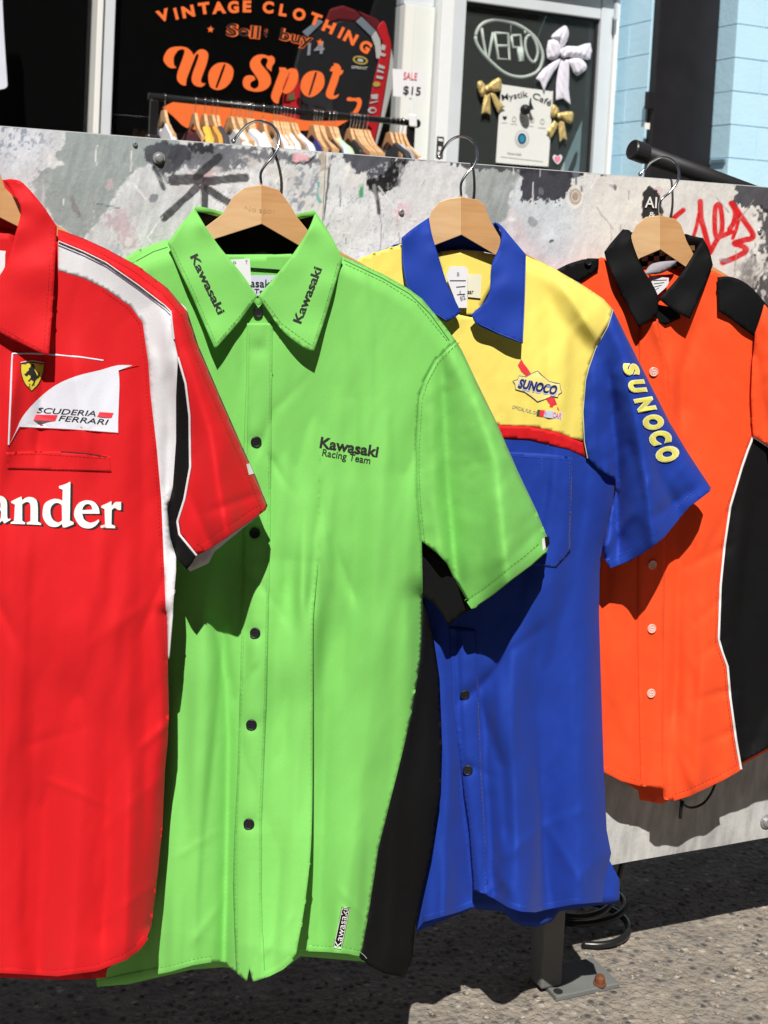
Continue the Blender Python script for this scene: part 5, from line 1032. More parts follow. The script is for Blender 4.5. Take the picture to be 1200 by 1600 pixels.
# white sponsor lettering with its black drop edge
z = lambda P: zm((0, 740), 6, P)
AND = [([(0, 208), (40, 225), (65, 270), (68, 400), (80, 425), (97, 418, 1), (97, 436, 1), (40, 468, 1), (22, 440, 1), (-20, 470), (-80, 470), (-115, 430), (-100, 370), (-50, 340), (5, 320, 1), (5, 280), (-12, 245), (-45, 240), (-70, 270), (-105, 270), (-110, 240), (-70, 210)], [(5, 345), (5, 420), (-30, 440), (-55, 415), (-40, 370)]),
       ([(200, 215, 1), (208, 247, 1), (260, 220), (320, 230), (352, 280), (355, 450, 1), (385, 466, 1), (385, 482, 1), (250, 475, 1), (250, 460, 1), (285, 446, 1), (285, 300), (265, 268), (235, 270), (208, 290, 1), (208, 442, 1), (235, 458, 1), (235, 475, 1), (100, 470, 1), (100, 455, 1), (132, 444, 1), (140, 292, 1), (105, 274, 1), (105, 260, 1), (160, 232)],),
       ([(655, 75, 1), (660, 90, 1), (655, 440, 1), (690, 456, 1), (690, 475, 1), (620, 503), (590, 505, 1), (580, 472, 1), (530, 500), (460, 490), (410, 430), (400, 360), (420, 280), (490, 240), (550, 240), (585, 255, 1), (588, 152, 1), (555, 138, 1), (552, 118, 1), (620, 95)], [(580, 300, 1), (582, 440, 1), (545, 458), (495, 430), (472, 370), (480, 310), (520, 276), (560, 282)]),
       ([(933, 355, 1), (935, 376, 1), (770, 376, 1), (790, 430), (840, 460), (890, 450), (925, 428, 1), (925, 455), (880, 500), (820, 515), (750, 490), (700, 410), (700, 340), (740, 275), (810, 250), (880, 265), (920, 310)], [(770, 342, 1), (866, 338, 1), (855, 300), (820, 284), (785, 305)]),
       ([(1045, 258, 1), (1047, 302, 1), (1080, 268), (1135, 265, 1), (1135, 340, 1), (1108, 342), (1075, 322), (1048, 342, 1), (1045, 475, 1), (1080, 492, 1), (1080, 512, 1), (945, 510, 1), (945, 490, 1), (985, 478, 1), (980, 332, 1), (950, 320, 1), (950, 302, 1), (1000, 280)],)]
for L in AND:
    loops = [loop_of(z(q), 4) for q in L]
    o = many('white_letter', [loops], B, plain('white_print', (0.76, 0.76, 0.74), 0.55), sh, 0.0011, res=6)
    many('letter_edge', [[[(x+3.8, y+1.6) for x, y in q] for q in loops]], B, M_THREADK, o, 0.0006, res=6)

# ------------------------------------------------------------------ lettering on the shop window
M_ORG = plain('orange_vinyl', (0.80, 0.15, 0.028), 0.5)
W = Flat(YG-0.001)
def letter(loops, mat=M_ORG, dh=0.002, name='window_letter'): return decal(name, loops, W, mat, pane_mid, dh)
z = lambda P: zm((240, 60), 7.5, P)
letter([loop_of(z([(270, 345, 1), (190, 345), (120, 270), (125, 200), (180, 120), (280, 95), (380, 105), (440, 150), (470, 197, 1), (520, 140), (580, 128), (630, 160), (640, 220), (615, 320), (570, 440), (555, 500), (575, 525), (612, 525, 1), (580, 560), (530, 568), (470, 540), (445, 480), (460, 400), (500, 290), (527, 205), (515, 182), (500, 190), (470, 260), (420, 390), (390, 470), (378, 552, 1), (340, 548), (290, 510), (272, 450), (290, 370), (330, 260), (362, 160), (352, 130), (330, 128), (290, 140), (245, 200), (235, 250), (240, 310)]), 3)])
letter([loop_of(z([(640, 450), (660, 370), (720, 305), (800, 283), (880, 300), (928, 350), (935, 410), (915, 490), (860, 560), (790, 600), (720, 600), (660, 560)]), 3), loop_of(z([(820, 310), (842, 315), (800, 440), (750, 570), (735, 580), (728, 565), (770, 440)]), 2)])
z = lambda P: zm((370, 70), 6, P)
letter([loop_of(z([(300, 106), (240, 90), (170, 105), (125, 160), (130, 220), (170, 280), (195, 320), (205, 350), (200, 390), (165, 412), (130, 390), (130, 355), (150, 340), (175, 325, 1), (160, 295), (120, 285), (75, 300), (55, 350), (70, 400), (120, 430), (200, 440), (270, 420), (315, 370), (318, 310), (290, 255), (240, 195), (222, 160), (240, 125), (275, 125), (290, 150), (275, 195), (290, 222), (325, 250, 1), (330, 205), (355, 165), (350, 120), (318, 99, 1)]), 3)])
letter([loop_of(z([(395, 212, 1), (440, 213), (462, 220), (470, 237, 1), (510, 220), (560, 235), (578, 290), (560, 370), (520, 430), (460, 460), (428, 440, 1), (405, 490), (390, 552, 1), (350, 540), (322, 490), (335, 430), (375, 320), (400, 250)]), 3), loop_of(z([(495, 258), (492, 290), (445, 410), (432, 430), (434, 400), (475, 290)]), 2)])
letter([loop_of(z([(597, 380), (615, 310), (670, 255), (740, 243), (800, 265), (822, 320), (815, 390), (770, 450), (700, 490), (640, 475), (605, 430)]), 3), loop_of(z([(735, 258), (752, 265), (722, 365), (690, 465), (672, 472), (682, 430), (712, 330)]), 2)])
letter([loop_of(z([(910, 172, 1), (950, 180), (975, 210), (975, 235, 1), (1002, 240, 1), (985, 275), (965, 285, 1), (940, 370), (910, 450), (915, 478), (960, 460, 1), (940, 495), (890, 510), (845, 490), (835, 450), (855, 390), (890, 290), (902, 252, 1), (870, 245, 1), (890, 205), (910, 195, 1)]), 3)])
letter([loop_of(z([(1045, 490), (1100, 500), (1150, 495), (1172, 530), (1160, 590), (1130, 640), (1100, 660, 1), (1065, 655, 1), (1110, 600), (1130, 550), (1110, 527), (1060, 528), (1030, 518)]), 3)], name='window_swash')
letter([loop_of([(254, 168, 1), (265, 162), (279, 157.5), (305, 160), (350, 166), (420, 177), (442, 180), (474, 188), (507, 189), (544, 188, 1), (524, 199), (500, 203), (470, 204), (430, 203), (380, 203), (330, 204), (292, 200), (272, 183)], 3)], name='window_swash')
def glyph_at(ch, cx, cy, hgt, deg, wfac=1.0, mat=M_ORG, bold=0.05, dh=0.002):
    V, F = glyphs(ch, bold); V = V.copy(); cap = glyphs('H', bold)[0][:, 1].max()
    V = (V-(V.max(0)+V.min(0))/2)/cap*hgt; V[:, 0] *= wfac; a = math.radians(deg); c, s = math.cos(a), math.sin(a)
    x = cx+V[:, 0]*c+V[:, 1]*s; y = cy+V[:, 0]*s-V[:, 1]*c
    g = Geo(); g.add(W.at(x, y, dh), F); return g.obj('window_letter', mat, pane_mid)
for ch, cx, cy, dg in (('V', 255, 24, -17), ('I', 275, 21.5, -14), ('N', 294, 18, -11), ('T', 319, 13, -8), ('A', 342, 12, -4), ('G', 364.5, 11, -2), ('E', 386, 10, 1),
                       ('C', 419, 11.5, 5), ('L', 442.5, 16, 9), ('O', 467.5, 22.5, 13), ('T', 493, 30, 20), ('H', 514, 42, 24), ('I', 533, 51, 26), ('N', 548, 59, 29), ('G', 571, 73, 32)):
    glyph_at(ch, cx, cy, 17.5, dg, 1.12 if ch in 'VANTHE' else 1.0)
for txt, p0, p1, hh in (('Sell', (353, 55), (406, 60), 19), ('&', (411, 56), (420, 57), 12), ('buy', (436, 61), (487, 72), 18)):
    text_obj('window_word', [(txt, p0, p1, hh)], W, M_ORG, pane_mid, bold=0.055, dh=0.002)
    text_obj('window_word_core', [(txt, (p0[0]+0.2, p0[1]-0.8), (p1[0]-1.6, p1[1]-0.8), hh-1)], W, plain('dark_red_vinyl', (0.012, 0.004, 0.004), 0.6), pane_mid, bold=0.008, dh=0.004)
for cx, cy, r in ((329, 46, 6), (500, 66, 6)):
    letter([[(cx+(r if i % 2 == 0 else r*0.42)*math.sin(math.pi*i/5+0.1), cy-(r if i % 2 == 0 else r*0.42)*math.cos(math.pi*i/5+0.1)) for i in range(10)]], name='window_star')

# ------------------------------------------------------------------ racing jacket behind the glass
YJ = 5.02
jk = thing('racing_jacket', on_y(520, 400, YJ+0.05), 'black racing jacket with red sleeves and number 14, hanging inside the window', 'jacket')
def plate(name, lp, y, th, mat, parent, bevel=0.0):
    f = Flat(y); f2 = Flat(y+th); return slab(lp, f.at, f2.at).obj(name, mat, parent, bevel=bevel)
J = fabric('jacket_black', (0.012, 0.012, 0.014), 0.1, 0.3, 0.5); JR = fabric('jacket_red', (0.62, 0.012, 0.02), 0.1, 0.3, 0.5); JW = fabric('jacket_white', (0.6, 0.6, 0.56), 0.1); JG = fabric('jacket_grey', (0.22, 0.25, 0.29), 0.1); JD = fabric('jacket_maroon', (0.14, 0.008, 0.012), 0.1)
plate('body', [(470, 60), (500, 38), (530, 30), (556, 34), (580, 57), (588, 75), (590, 120), (580, 200), (572, 420), (452, 420), (452, 190), (455, 120)], YJ, 0.09, J, jk, 0.015)
plate('collar', [(505, 40), (515, 14), (535, 8), (556, 16), (565, 27), (556, 35), (530, 32)], YJ-0.005, 0.08, JD, jk, 0.012)
plate('shoulder', [(565, 25), (558, 16), (590, 30), (602, 50), (594, 60), (587, 48)], YJ-0.002, 0.07, JD, jk, 0.008)
plate('grey_stripe', [(556, 34), (565, 26), (587, 48), (580, 57)], YJ-0.008, 0.03, JG, jk, 0.003); plate('grey_stripe', [(472, 50), (498, 30), (505, 34), (480, 58)], YJ-0.008, 0.03, JG, jk, 0.003)
plate('white_stripe', [(580, 57), (587, 48), (594, 60), (597, 92), (588, 92), (586, 73)], YJ-0.008, 0.03, JW, jk, 0.003)
zz = lambda P: zm((560, 0), 6.155, P)
plate('sleeve', loop_of(zz([(180, 280), (220, 210), (258, 215), (290, 330), (318, 440), (290, 650), (250, 900), (210, 1130), (160, 1360), (100, 1700), (10, 1700), (60, 1280), (90, 1100), (130, 850), (190, 600), (235, 430), (215, 370)]), 2), YJ-0.02, 0.08, JR, jk, 0.012)
plate('sleeve_lining', zz([(318, 460), (345, 620), (340, 800), (255, 1130), (180, 1400), (130, 1700), (105, 1700), (165, 1360), (215, 1130), (255, 900), (295, 650)]), YJ-0.012, 0.06, JW, jk, 0.006)
plate('sleeve', [(444, 120), (464, 105), (470, 140), (468, 190), (462, 420), (436, 420), (440, 180)], YJ-0.02, 0.07, JR, jk, 0.012)
FJ = Flat(YJ-0.022)
for P in ([(225, 425), (265, 440), (250, 490), (215, 470)], [(215, 505), (265, 520), (255, 545), (210, 535)], [(195, 615), (255, 640), (250, 665), (190, 650)], [(185, 665), (245, 690), (240, 705), (180, 690)], [(175, 725), (240, 740), (232, 765), (172, 750)], [(120, 910), (190, 905), (185, 955), (125, 950)], [(105, 985), (190, 968), (188, 978), (108, 998)]):
    decal('sleeve_print', zz(P), FJ, JW, jk, 0.003)
decal('sleeve_print', [loop_of(zz(ellipse(132, 1060, 42, 30, 12))), loop_of(zz(ellipse(140, 1062, 26, 16, 12)))], FJ, JW, jk, 0.003)
decal('sleeve_badge', zz(ellipse(175, 810, 36, 25, 16)), FJ, plain('badge_gold', (0.6, 0.42, 0.08), 0.5), jk, 0.003)
decal('sleeve_badge', [(449, 150), (459, 143), (461, 155), (452, 158)], FJ, plain('badge_olive', (0.16, 0.15, 0.05), 0.6), jk, 0.003)
text_obj('jacket_number', [('14', (480, 86), (508, 83), 18)], Flat(YJ-0.004), plain('number_grey', (0.34, 0.34, 0.37), 0.6), jk, bold=0.02, shear=0.15, dh=0.002)
b_ = decal('badge', [loop_of(ellipse(563, 94, 12, 6.5, 18, 0.2)), loop_of(ellipse(563, 94, 9, 4.2, 18, 0.2))], Flat(YJ-0.004), MATS['badge_gold'], jk, 0.002)
decal('badge_core', ellipse(563, 94, 5, 2.6, 12, 0.2), Flat(YJ-0.004), JW, b_, 0.002); text_obj('badge_print', [('SPRINT', (549, 107), (574, 109), 4.5)], Flat(YJ-0.004), JW, b_, dh=0.002)
# white garment at the left edge
wg = thing('white_garment', on_y(-20, 140, 4.45), 'white garment hanging at the top left corner before the dark window', 'garment')
plate('cloth', loop_of([(-60, -60, 1), (2, -60, 1), (4, 0), (7, 60), (11, 120), (12, 134, 1), (6, 139), (-20, 142), (-60, 140, 1)], 3), 4.42, 0.05, fabric('white_jersey', (0.62, 0.64, 0.72)), wg, 0.01)

# ------------------------------------------------------------------ clothes rack
YR = 4.15
bar_row = lambda px: 150+(px-230)*43/420
M_BLK = plain('black_rack_metal', (0.012, 0.012, 0.013), 0.35, 0.2)
ra, rb = on_y(232, bar_row(232), YR), on_y(652, bar_row(652), YR)
rack = thing('clothes_rack', ((ra[0]+rb[0])/2, YR, 0), 'black metal clothes rack full of garments in front of the lettered window', 'clothes rack')
g = Geo().tube([tuple(ra), tuple(rb)], 0.0145, 14); g.obj('rail', M_BLK, rack, smooth=True)
g = Geo().lathe(rb, rb-ra, [(0.0185, -0.03), (0.02, -0.02), (0.02, 0.006), (0.013, 0.012)], 14); g.obj('rail_cap', M_BLK, rack)
for q in (ra+(rb-ra)*0.02, rb-(rb-ra)*0.025):
    g = Geo().box((q[0]-0.017, YR-0.015, 0.06), (q[0]+0.017, YR+0.015, q[2]-0.014)); g.obj('upright', M_BLK, rack, bevel=0.004)
    g = Geo().tube([(q[0], YR-0.28, 0.05), (q[0], YR+0.28, 0.05)], 0.014, 10); g.obj('foot', M_BLK, rack)
    g = Geo().box((q[0]-0.03, YR-0.025, q[2]-0.30), (q[0]+0.03, YR+0.025, q[2]-0.16)); g.obj('sleeve_joint', M_BLK, rack, bevel=0.01)
# one hanger and its garment, drawn in the plane across the rail
def prism(pts, th):
    n = len(pts); V = [(-th/2, y, zz_) for y, zz_ in pts]+[(th/2, y, zz_) for y, zz_ in pts]
    g = Geo(); vo, fo = tri_fill([pts]); m = len(vo); A = [(-th/2, v[0], v[1]) for v in vo]; Bq = [(th/2, v[0], v[1]) for v in vo]
    F = [tuple(f) for f in fo]+[tuple(m+i for i in f[::-1]) for f in fo]; ed = {(int(a), int(b)) for f in fo for a, b in ((f[0], f[1]), (f[1], f[2]), (f[2], f[0]))}
    F += [(b, a, a+m, b+m) for a, b in ed if (b, a) not in ed]; return g.add(A+Bq, F)
arm = curve([(0, -0.052), (0.03, -0.056), (0.055, -0.082), (0.10, -0.118), (0.16, -0.145), (0.205, -0.165)], 3); low = curve([(0.205, -0.185), (0.15, -0.168), (0.09, -0.142), (0.045, -0.112), (0, -0.098)], 3)
half = arm+low; full = half+[(-y, q) for y, q in half[::-1][1:-1]]
M_RW = wood('pale_rack_wood', (0.52, 0.29, 0.13), (0.70, 0.45, 0.24))
def strip_prism(g, up, dn, th):
    n = len(up); V = []
    for (y, q), (y2, q2) in zip(up, dn): V += [(-th/2, y, q), (th/2, y, q), (th/2, y2, q2), (-th/2, y2, q2)]
    F = [(4*i+k, 4*i+(k+1) % 4, 4*i+4+(k+1) % 4, 4*i+4+k) for i in range(n-1) for k in range(4)]+[(0, 1, 2, 3), tuple(4*(n-1)+k for k in (3, 2, 1, 0))]
    return g.add(V, F)
upL = [(-y, q) for y, q in arm[::-1]]+arm[1:]; lowr = resample(low[::-1], 0.001, False)
dn_ = [lowr[int(i*(len(lowr)-1)/(len(arm)-1))] for i in range(len(arm))]; dnL = [(-y, q) for y, q in dn_[::-1]]+dn_[1:]
g = Geo(); strip_prism(g, upL, dnL, 0.013); arm_me = mesh_obj('wooden_arm', g.V, g.F, M_RW, None, bevel=0.002)
hp = [(0, 0, -0.053), (0, 0, -0.03)]+[(0, -0.019*math.cos(t), 0.0+0.019*math.sin(t)) for t in np.linspace(0.0, math.pi*1.12, 14)]
hp[1] = (0, -0.012, -0.028); g = Geo().tube(hp, 0.0017, 6); hook_me = mesh_obj('hook', g.V, g.F, M_CHROME, None, smooth=True)
sl_u = curve([(0.085, -0.108), (0.15, -0.137), (0.20, -0.158), (0.235, -0.20), (0.25, -0.27)], 4); sl_d = [(max(0.0, y-0.005), -0.82) for y, q in sl_u]
def garment_mesh(th):
    g = Geo(); u = [(-y, q) for y, q in sl_u[::-1]]+[(-0.06, -0.125), (0, -0.14), (0.06, -0.125)]+sl_u; dd = [(y*0.92, -0.80) for y, q in u]
    n = len(u); V = []
    for k, (y, q) in enumerate(u):
        V += [(-th/2, y, q-0.006), (-th*0.15, y, q), (th*0.15, y, q), (th/2, y, q-0.006), (th*0.55+0.004*math.sin(k*2.1), dd[k][0], -0.80), (-th*0.55+0.004*math.sin(k*1.7), dd[k][0], -0.80)]
    F = [(6*i+k, 6*i+(k+1) % 6, 6*i+6+(k+1) % 6, 6*i+6+k) for i in range(n-1) for k in range(6)]+[tuple(range(6)), tuple(6*(n-1)+k for k in range(5, -1, -1))]
    return g.add(V, F)
gm = garment_mesh(0.022); gar_me = mesh_obj('garment', gm.V, gm.F, fabric('white_tee', (0.66, 0.67, 0.70)), None, smooth=False)
for o in (arm_me, hook_me, gar_me): COL.objects.unlink(o)
rr = random.Random(11)
slots = [257, 305, 320, 331, 339, 361, 369, 375, 384, 388.5, 394, 411, 427, 432, 438, 443, 448, 453, 459, 490, 494, 498, 502.5, 513, 519, 524, 547, 551.5, 556, 561, 567, 573, 609, 617, 623, 628.5]
tops = {257: ((0.62, 0.62, 0.64), 'white top with an orange collar trim, leftmost on the black rack', (0.7, 0.2, 0.03)), 305: ((0.10, 0.012, 0.02), 'dark maroon top on the left part of the black rack', None), 320: ((0.70, 0.42, 0.05), 'yellow-edged white top next to the maroon one on the rack', None),
        331: ((0.55, 0.28, 0.05), 'orange-brown top on the left part of the rack', None), 339: ((0.05, 0.05, 0.06), 'dark top before the row of white tops on the rack', None), 490: ((0.05, 0.07, 0.35), 'deep blue top on the middle of the rack', None),
        513: ((0.03, 0.03, 0.03), 'black top beside the patterned pale one on the rack', None), 519: ((0.45, 0.60, 0.40), 'pale green patterned top on the rack', None), 524: ((0.45, 0.62, 0.80), 'pale blue patterned top on the middle of the rack', None), 547: ((0.02, 0.02, 0.022), 'black top under the tight cluster of hangers on the rack', None),
        617: ((0.38, 0.50, 0.68), 'light blue top near the right end of the rack', None), 609: ((0.03, 0.035, 0.04), 'dark top beside the light blue one on the rack', None), 628.5: ((0.6, 0.6, 0.62), 'white top last at the right end of the rack', None)}
ORD = ['first', 'second', 'third', 'fourth', 'fifth', 'sixth', 'seventh', 'eighth', 'ninth', 'tenth', 'eleventh', 'twelfth', 'thirteenth', 'fourteenth', 'fifteenth']
CLUSTER = [(260, 'lone light wooden hanger at the far left of the black rack'), (345, 'by the maroon top'), (415, 'behind the green shirt hook'), (465, 'left of the deep blue top'), (505, 'over the deep blue top'), (530, 'over the patterned tops'), (580, 'with bare hangers'), (700, 'under the sale card')]
seen = {}; nwhite = 0
for i, s in enumerate(slots):
    ci = next(k for k, q in enumerate(CLUSTER) if s < q[0]); seen[ci] = seen.get(ci, 0)+1
    hl = CLUSTER[0][1] if ci == 0 else 'wooden hanger, %s from left in the rack cluster %s' % (ORD[seen[ci]-1], CLUSTER[ci][1])
    p0_ = on_y(s, bar_row(s), YR); yaw = rr.uniform(-0.10, 0.10)
    base = bpy.data.objects.new('coat_hanger', None); COL.objects.link(base); base.location = (p0_[0], YR, p0_[2]-0.052); base.rotation_euler = (0, 0, yaw); base.empty_display_size = 0.03
    tag(base, hl, 'hanger', 'wooden hangers on the clothes rack')
    for src in (arm_me, hook_me):
        c = src.copy(); COL.objects.link(c); c.parent = base; c.location = (0, 0, 0.052)
    if s in (551.5, 556, 561, 567, 573, 498, 502.5, 494, 623): continue
    c = gar_me.copy(); COL.objects.link(c); c.location = (p0_[0]+rr.uniform(-0.003, 0.003), YR, p0_[2]); c.rotation_euler = (rr.uniform(-0.05, 0.05), 0, yaw+rr.uniform(-0.08, 0.08)); c.scale = (rr.uniform(0.8, 1.5), rr.uniform(0.92, 1.06), 1)
    c.name = 'hanging_top'
    if s in tops:
        col, lab, trim = tops[s]; c.data = gar_me.data.copy(); c.data.materials.clear(); c.data.materials.append(fabric('top_%d' % i, col)); tag(c, lab, 'top', 'tops hanging on the clothes rack')
    else:
        nwhite += 1; tag(c, 'plain white top on the black rack, %s of the white tops from the left' % ORD[nwhite-1], 'top', 'plain white tops on the clothes rack')
# sale card clipped to the rail end
zz = lambda P: zm((560, 0), 6.155, P)
sale = thing('sale_card', on_y(646, 190, YR-0.03), 'white SALE $15 price card clipped to the end of the rack', 'sign')
o = plate('card', zz([(328, 660), (645, 688), (655, 950), (335, 925)]), YR-0.03, 0.004, plain('card_white', (0.74, 0.74, 0.76), 0.5), sale)
FS = Flat(YR-0.031)
text_obj('card_lettering', [('SALE', zz([(432, 760)])[0], zz([(562, 770)])[0], 11)], FS, plain('red_print', (0.62, 0.03, 0.03), 0.6), o, bold=0.0, dh=0.002); text_obj('card_lettering', [('$15', zz([(428, 900)])[0], zz([(596, 916)])[0], 12.5)], FS, plain('black_print', (0.02, 0.02, 0.025), 0.6), o, bold=0.01, dh=0.002)
plate('stem', zz([(488, 945), (512, 945), (525, 1110), (495, 1110)]), YR-0.025, 0.008, MATS['card_white'], sale); plate('clip', zz([(482, 1100), (562, 1105), (565, 1222), (490, 1215)]), YR-0.03, 0.05, MATS['card_white'], sale, 0.004)

# ------------------------------------------------------------------ things on the glass door
z = lambda P: zm((720, 0), 5.4545, P)
YP = 4.692
po = thing('cafe_poster', on_y(815, 255, YP), 'white cafe poster with a blue gem print on the glass door', 'poster')
o = plate('sheet', loop_of(z([(345, 735), (365, 722), (560, 750), (765, 778), (785, 800), (768, 1100), (745, 1420, 1), (520, 1405), (298, 1385, 1), (320, 1050)]), 3), YP, 0.003, plain('poster_paper', (0.70, 0.71, 0.68), 0.5), po)
FP = Flat(YP-0.0005)
for it_ in [('Mystik', z([(352, 856)])[0], z([(575, 824)])[0], 9.5), ('Café', z([(606, 832)])[0], z([(762, 905)])[0], 9.5)]: text_obj('poster_lettering', [it_], FP, MATS['black_print'], o, bold=0.005, dh=0.002)
M_GP = plain('grey_print', (0.42, 0.44, 0.43), 0.6)
text_obj('poster_lettering', [('House Cafe', z([(395, 1312)])[0], z([(515, 1324)])[0], 3.2)], FP, MATS['grey_ink'], o, dh=0.002)
for a_, b_ in (((340, 1335), (700, 1378)), ((345, 1045), (395, 1048)), ((425, 1055), (480, 1060)), ((660, 1088), (725, 1094)), ((520, 1065), (620, 1078))): ribbon('poster_line', z([a_, b_]), 1.0, FP, M_GP, o, 0.002)
decal('poster_icon', z([(355, 990), (395, 992), (388, 1012), (375, 1022), (362, 1012)]), FP, MATS['black_print'], o, 0.002)
for cx, cy in ((455, 1015), (525, 1020), (608, 1022), (695, 1035)): decal('poster_icon', [z(ellipse(cx, cy, 20, 24, 12)), z(ellipse(cx, cy, 14, 17, 12))], FP, M_GP, o, 0.002)
lace = [(522+(66 if i % 2 else 56)*math.cos(i*math.pi/18), 1180+(80 if i % 2 else 68)*math.sin(i*math.pi/18)) for i in range(36)]
decal('gem_print', z(lace), FP, plain('lace_print', (0.50, 0.52, 0.51), 0.6), o, 0.002); decal('gem_print', z(ellipse(522, 1180, 46, 58, 20)), FP, MATS['poster_paper'], o, 0.003); decal('gem_print', z(ellipse(522, 1182, 37, 48, 20)), FP, plain('gem_dark', (0.012, 0.05, 0.09), 0.4), o, 0.004); decal('gem_print', z(ellipse(522, 1182, 24, 34, 16)), FP, plain('gem_blue', (0.03, 0.22, 0.38), 0.4), o, 0.005)
bb = thing('black_ball_shape', on_y(*z([(550, 990)])[0], YP-0.03), 'round black ball on a stem in front of the cafe poster', 'ornament')  # plain black ball with a stem, ahead of the poster
c = on_y(*z([(550, 935)])[0], YP-0.035); g = Geo().lathe(c, (0, 0, 1), [(0.028*math.sin(t)+0.0005, -0.028*math.cos(t)) for t in np.linspace(0.05, 3.09, 12)], 18); g.obj('ball', M_BTN, bb, smooth=True)
c2 = on_y(*z([(592, 880)])[0], YP-0.03); c3 = on_y(*z([(596, 835)])[0], YP-0.03); c4 = on_y(*z([(605, 935)])[0], YP-0.03); g = Geo().tube([tuple(c4), tuple(c2), tuple(c3)], [0.012, 0.007, 0.003], 8); g.obj('stem', M_BTN, bb)
# open sign inside, seen from behind
M_TUBE = plain('unlit_neon_tube', (0.80, 0.84, 0.81), 0.3)
YO = 4.722
op = thing('open_sign', on_y(*z([(510, 660)])[0], YO), 'unlit oval OPEN tube sign seen from the back, inside the glass door', 'sign')
def tubes(name, P, wd, closed=False):
    Q = z(P); Q = loop_of(Q, 4)+[loop_of(Q, 4)[0]] if closed else Q
    return Geo().tube([tuple(on_y(x, y, YO)) for x, y in Q], wd, 8).obj(name, M_TUBE, op, smooth=True)
tubes('ring', [(125, 310), (165, 220), (240, 178), (330, 170), (480, 210), (620, 305), (690, 430), (692, 530), (640, 620), (510, 658), (370, 620), (230, 500), (150, 400)], 0.0095, True)
tubes('sign_letter', [(178, 240), (190, 330), (215, 490), (240, 488), (255, 380), (275, 275)], 0.0078)
tubes('sign_letter', [(290, 280), (400, 285), (418, 508), (318, 500), (288, 282)], 0.0078); tubes('sign_letter', [(305, 390), (408, 390)], 0.007)
tubes('sign_letter', [(432, 305), (505, 298), (520, 405), (442, 402), (430, 305)], 0.0078); tubes('sign_letter', [(490, 400), (505, 520), (528, 518), (515, 405)], 0.011)
tubes('sign_letter', [(560, 320), (600, 300), (640, 370), (655, 450), (630, 525), (590, 510), (560, 450), (548, 380)], 0.0078, True)
tubes('chain', [(428, 175), (426, 290)], 0.0018); tubes('ring_clip', [(545, 260), (550, 290)], 0.006)
# bows
M_BOWW = fabric('white_felt', (0.68, 0.66, 0.74), 0.3); M_GOLD = plain('gold_glitter', (0.62, 0.47, 0.19), 0.45, 0.35, var=0.5, scale=150, bump=0.003, bscale=220)
def bow(name, label, mat, pieces, y):
    b = thing(name, on_y(*z([pieces[-1][1][0]])[0], y), label, 'bow')
    for k, (nm, P) in enumerate(pieces):
        lp = loop_of(z(P), 2); cx = sum(p[0] for p in lp)/len(lp); cy = sum(p[1] for p in lp)/len(lp); rad = max(math.hypot(p[0]-cx, p[1]-cy) for p in lp)
        dep = 0.010 if 'loop' in nm else (0.003 if 'tail' in nm else 0.015)
        vo, fo = tri_fill([resample(lp, 1.6)], 1.8); d = seg_dist(vo[:, 0], vo[:, 1], lp, True)[0]; prof = np.clip(d/(rad*0.30), 0, 1); F_ = Flat(y)
        wv = 0.006*np.abs(np.sin((vo[:, 0]-cx+(vo[:, 1]-cy)*0.4*(-1)**k)/2.6+k))
        A = on_y(vo[:, 0], vo[:, 1], 0) if False else np.array([on_y(a, b_, y-0.004-dep*q-w_*q) for a, b_, q, w_ in zip(vo[:, 0], vo[:, 1], prof, wv)])
        mesh_obj(nm, A, fo, mat, b, smooth=True, solid=0.003)
    return b
bow('white_bow', 'large white ribbon bow at the top right of the glass door', M_BOWW, [('loop', [(775, 300), (880, 218), (915, 250), (918, 320), (880, 400), (850, 410), (840, 350), (785, 335)]), ('loop', [(745, 345), (830, 350), (855, 430), (820, 500), (735, 500)]), ('loop', [(870, 430), (900, 392), (1000, 395), (1105, 368), (1105, 508), (1000, 492), (900, 485)]), ('loop', [(915, 510), (1000, 495), (1050, 520), (1075, 580), (990, 648), (940, 580)]),
    ('tail', [(850, 500, 1), (800, 520), (700, 590), (640, 670, 1), (680, 700, 1), (712, 785, 1), (735, 720), (790, 620), (845, 540)]), ('tail', [(860, 500, 1), (920, 510, 1), (925, 640), (920, 760), (937, 892, 1), (872, 840, 1), (812, 855, 1), (815, 700), (840, 560)]), ('knot', ellipse(880, 450, 38, 46, 12))], 4.685)
bow('gold_bow', 'glittering gold bow left of the cafe poster heading', M_GOLD, [('loop', [(140, 700), (180, 690), (215, 740), (222, 790), (175, 828), (145, 760)]), ('loop', [(230, 722), (320, 660), (347, 700), (337, 778), (240, 772)]), ('tail', [(205, 795, 1), (250, 800, 1), (256, 982, 1), (215, 960, 1), (175, 972, 1), (190, 870)]), ('tail', [(248, 790, 1), (290, 800), (330, 860), (378, 912, 1), (345, 925, 1), (320, 962, 1), (285, 890)]), ('knot', ellipse(226, 752, 26, 30, 12))], 4.682)
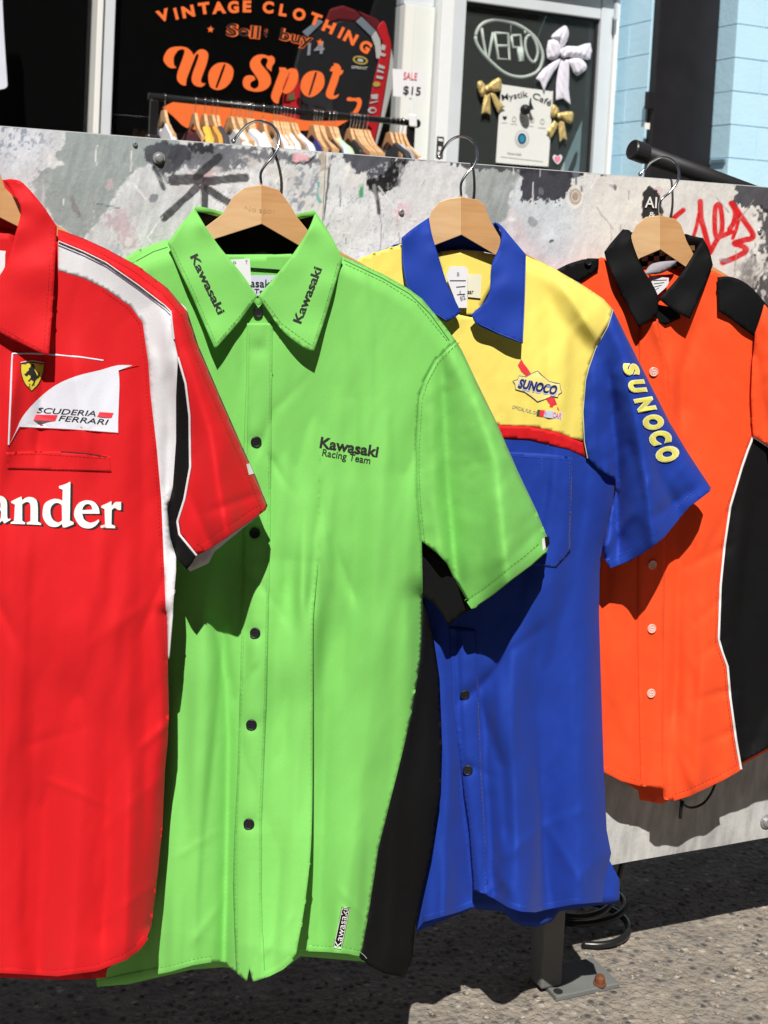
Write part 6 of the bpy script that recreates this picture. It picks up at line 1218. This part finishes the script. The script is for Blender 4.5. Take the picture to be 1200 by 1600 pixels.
bow('gold_bow', 'glittering gold bow at the right edge of the cafe poster', M_GOLD, [('loop', [(785, 888), (830, 920), (838, 970), (790, 1002), (765, 960)]), ('loop', [(850, 960), (950, 950), (962, 1000), (937, 1058), (860, 1012)]), ('tail', [(830, 1025, 1), (882, 1040, 1), (907, 1195, 1), (872, 1182, 1), (845, 1213, 1), (835, 1110)]), ('tail', [(800, 1025, 1), (832, 1060, 1), (790, 1150), (768, 1178, 1), (755, 1140, 1), (733, 1122, 1), (765, 1070)]), ('knot', ellipse(840, 985, 26, 28, 12))], 4.682)
ht = thing('heart_sticker', on_y(*z([(825, 1410)])[0], 4.699), 'small pink heart sticker with white edge on the glass door', 'sticker')
heart = [(825, 1400), (790, 1362), (785, 1335), (800, 1318), (825, 1332), (850, 1318), (863, 1335), (858, 1362)]
o = plate('sticker_edge', loop_of(z(heart), 3), 4.699, 0.002, MATS['card_white'], ht); decal('heart', loop_of(z([(825+(x-825)*0.68, 1355+(y-1355)*0.68) for x, y in heart]), 3), Flat(4.699), plain('pink_print', (0.75, 0.22, 0.32), 0.5), o, 0.002)
lb = thing('reflection_slab', on_y(*z([(960, 1430)])[0], 5.2), 'pale slab shaped as the diagonal reflection at the lower right of the glass door', 'reflection')  # added pale slab stands in for the light reflected on the door glass
plate('reflection', z([(1093, 850), (1150, 850), (1120, 1900), (680, 1900), (860, 1430)]), 5.2, 0.02, plain('pale_reflection', (0.55, 0.57, 0.52), 0.7), lb)
# ------------------------------------------------------------------ unseen street side behind the viewer, added to cut sky and bounced light
added_dark_road = Geo().add([(-80, -9.0, 0.004), (80, -9.0, 0.004), (80, -1.6, 0.004), (-80, -1.6, 0.004)], [(0, 1, 2, 3)]).obj('added_dark_road', plain('added_road_asphalt', (0.05, 0.05, 0.052), 0.9, var=0.3, scale=40, bump=0.004, bscale=150)); tag(added_dark_road, kind='structure')
ob = thing('sky_blocking_row', (2, -12, 0), 'unseen dark brick row behind the viewer, added to block sky light', 'building')
g = Geo().box((-22, -20, 0), (26, -12, 13.5)); g.obj('wall', plain('sky_block_row_brick', (0.10, 0.055, 0.04), 0.85, var=0.4, scale=3), ob)
gl_ = plain('sky_block_row_glass', (0.02, 0.022, 0.025), 0.2)
for i in range(12):
    for k in range(3):
        x = -20+i*4; Geo().box((x, -12.0, 1.2+k*3.9), (x+1.8, -11.93, 3.6+k*3.9)).obj('sky_block_row_window', gl_, ob)
for o in list(bpy.data.objects):
    if o.name.split('.')[0] in ('stitching', 'label_print', 'check_pattern'): o['kind'] = 'stuff'
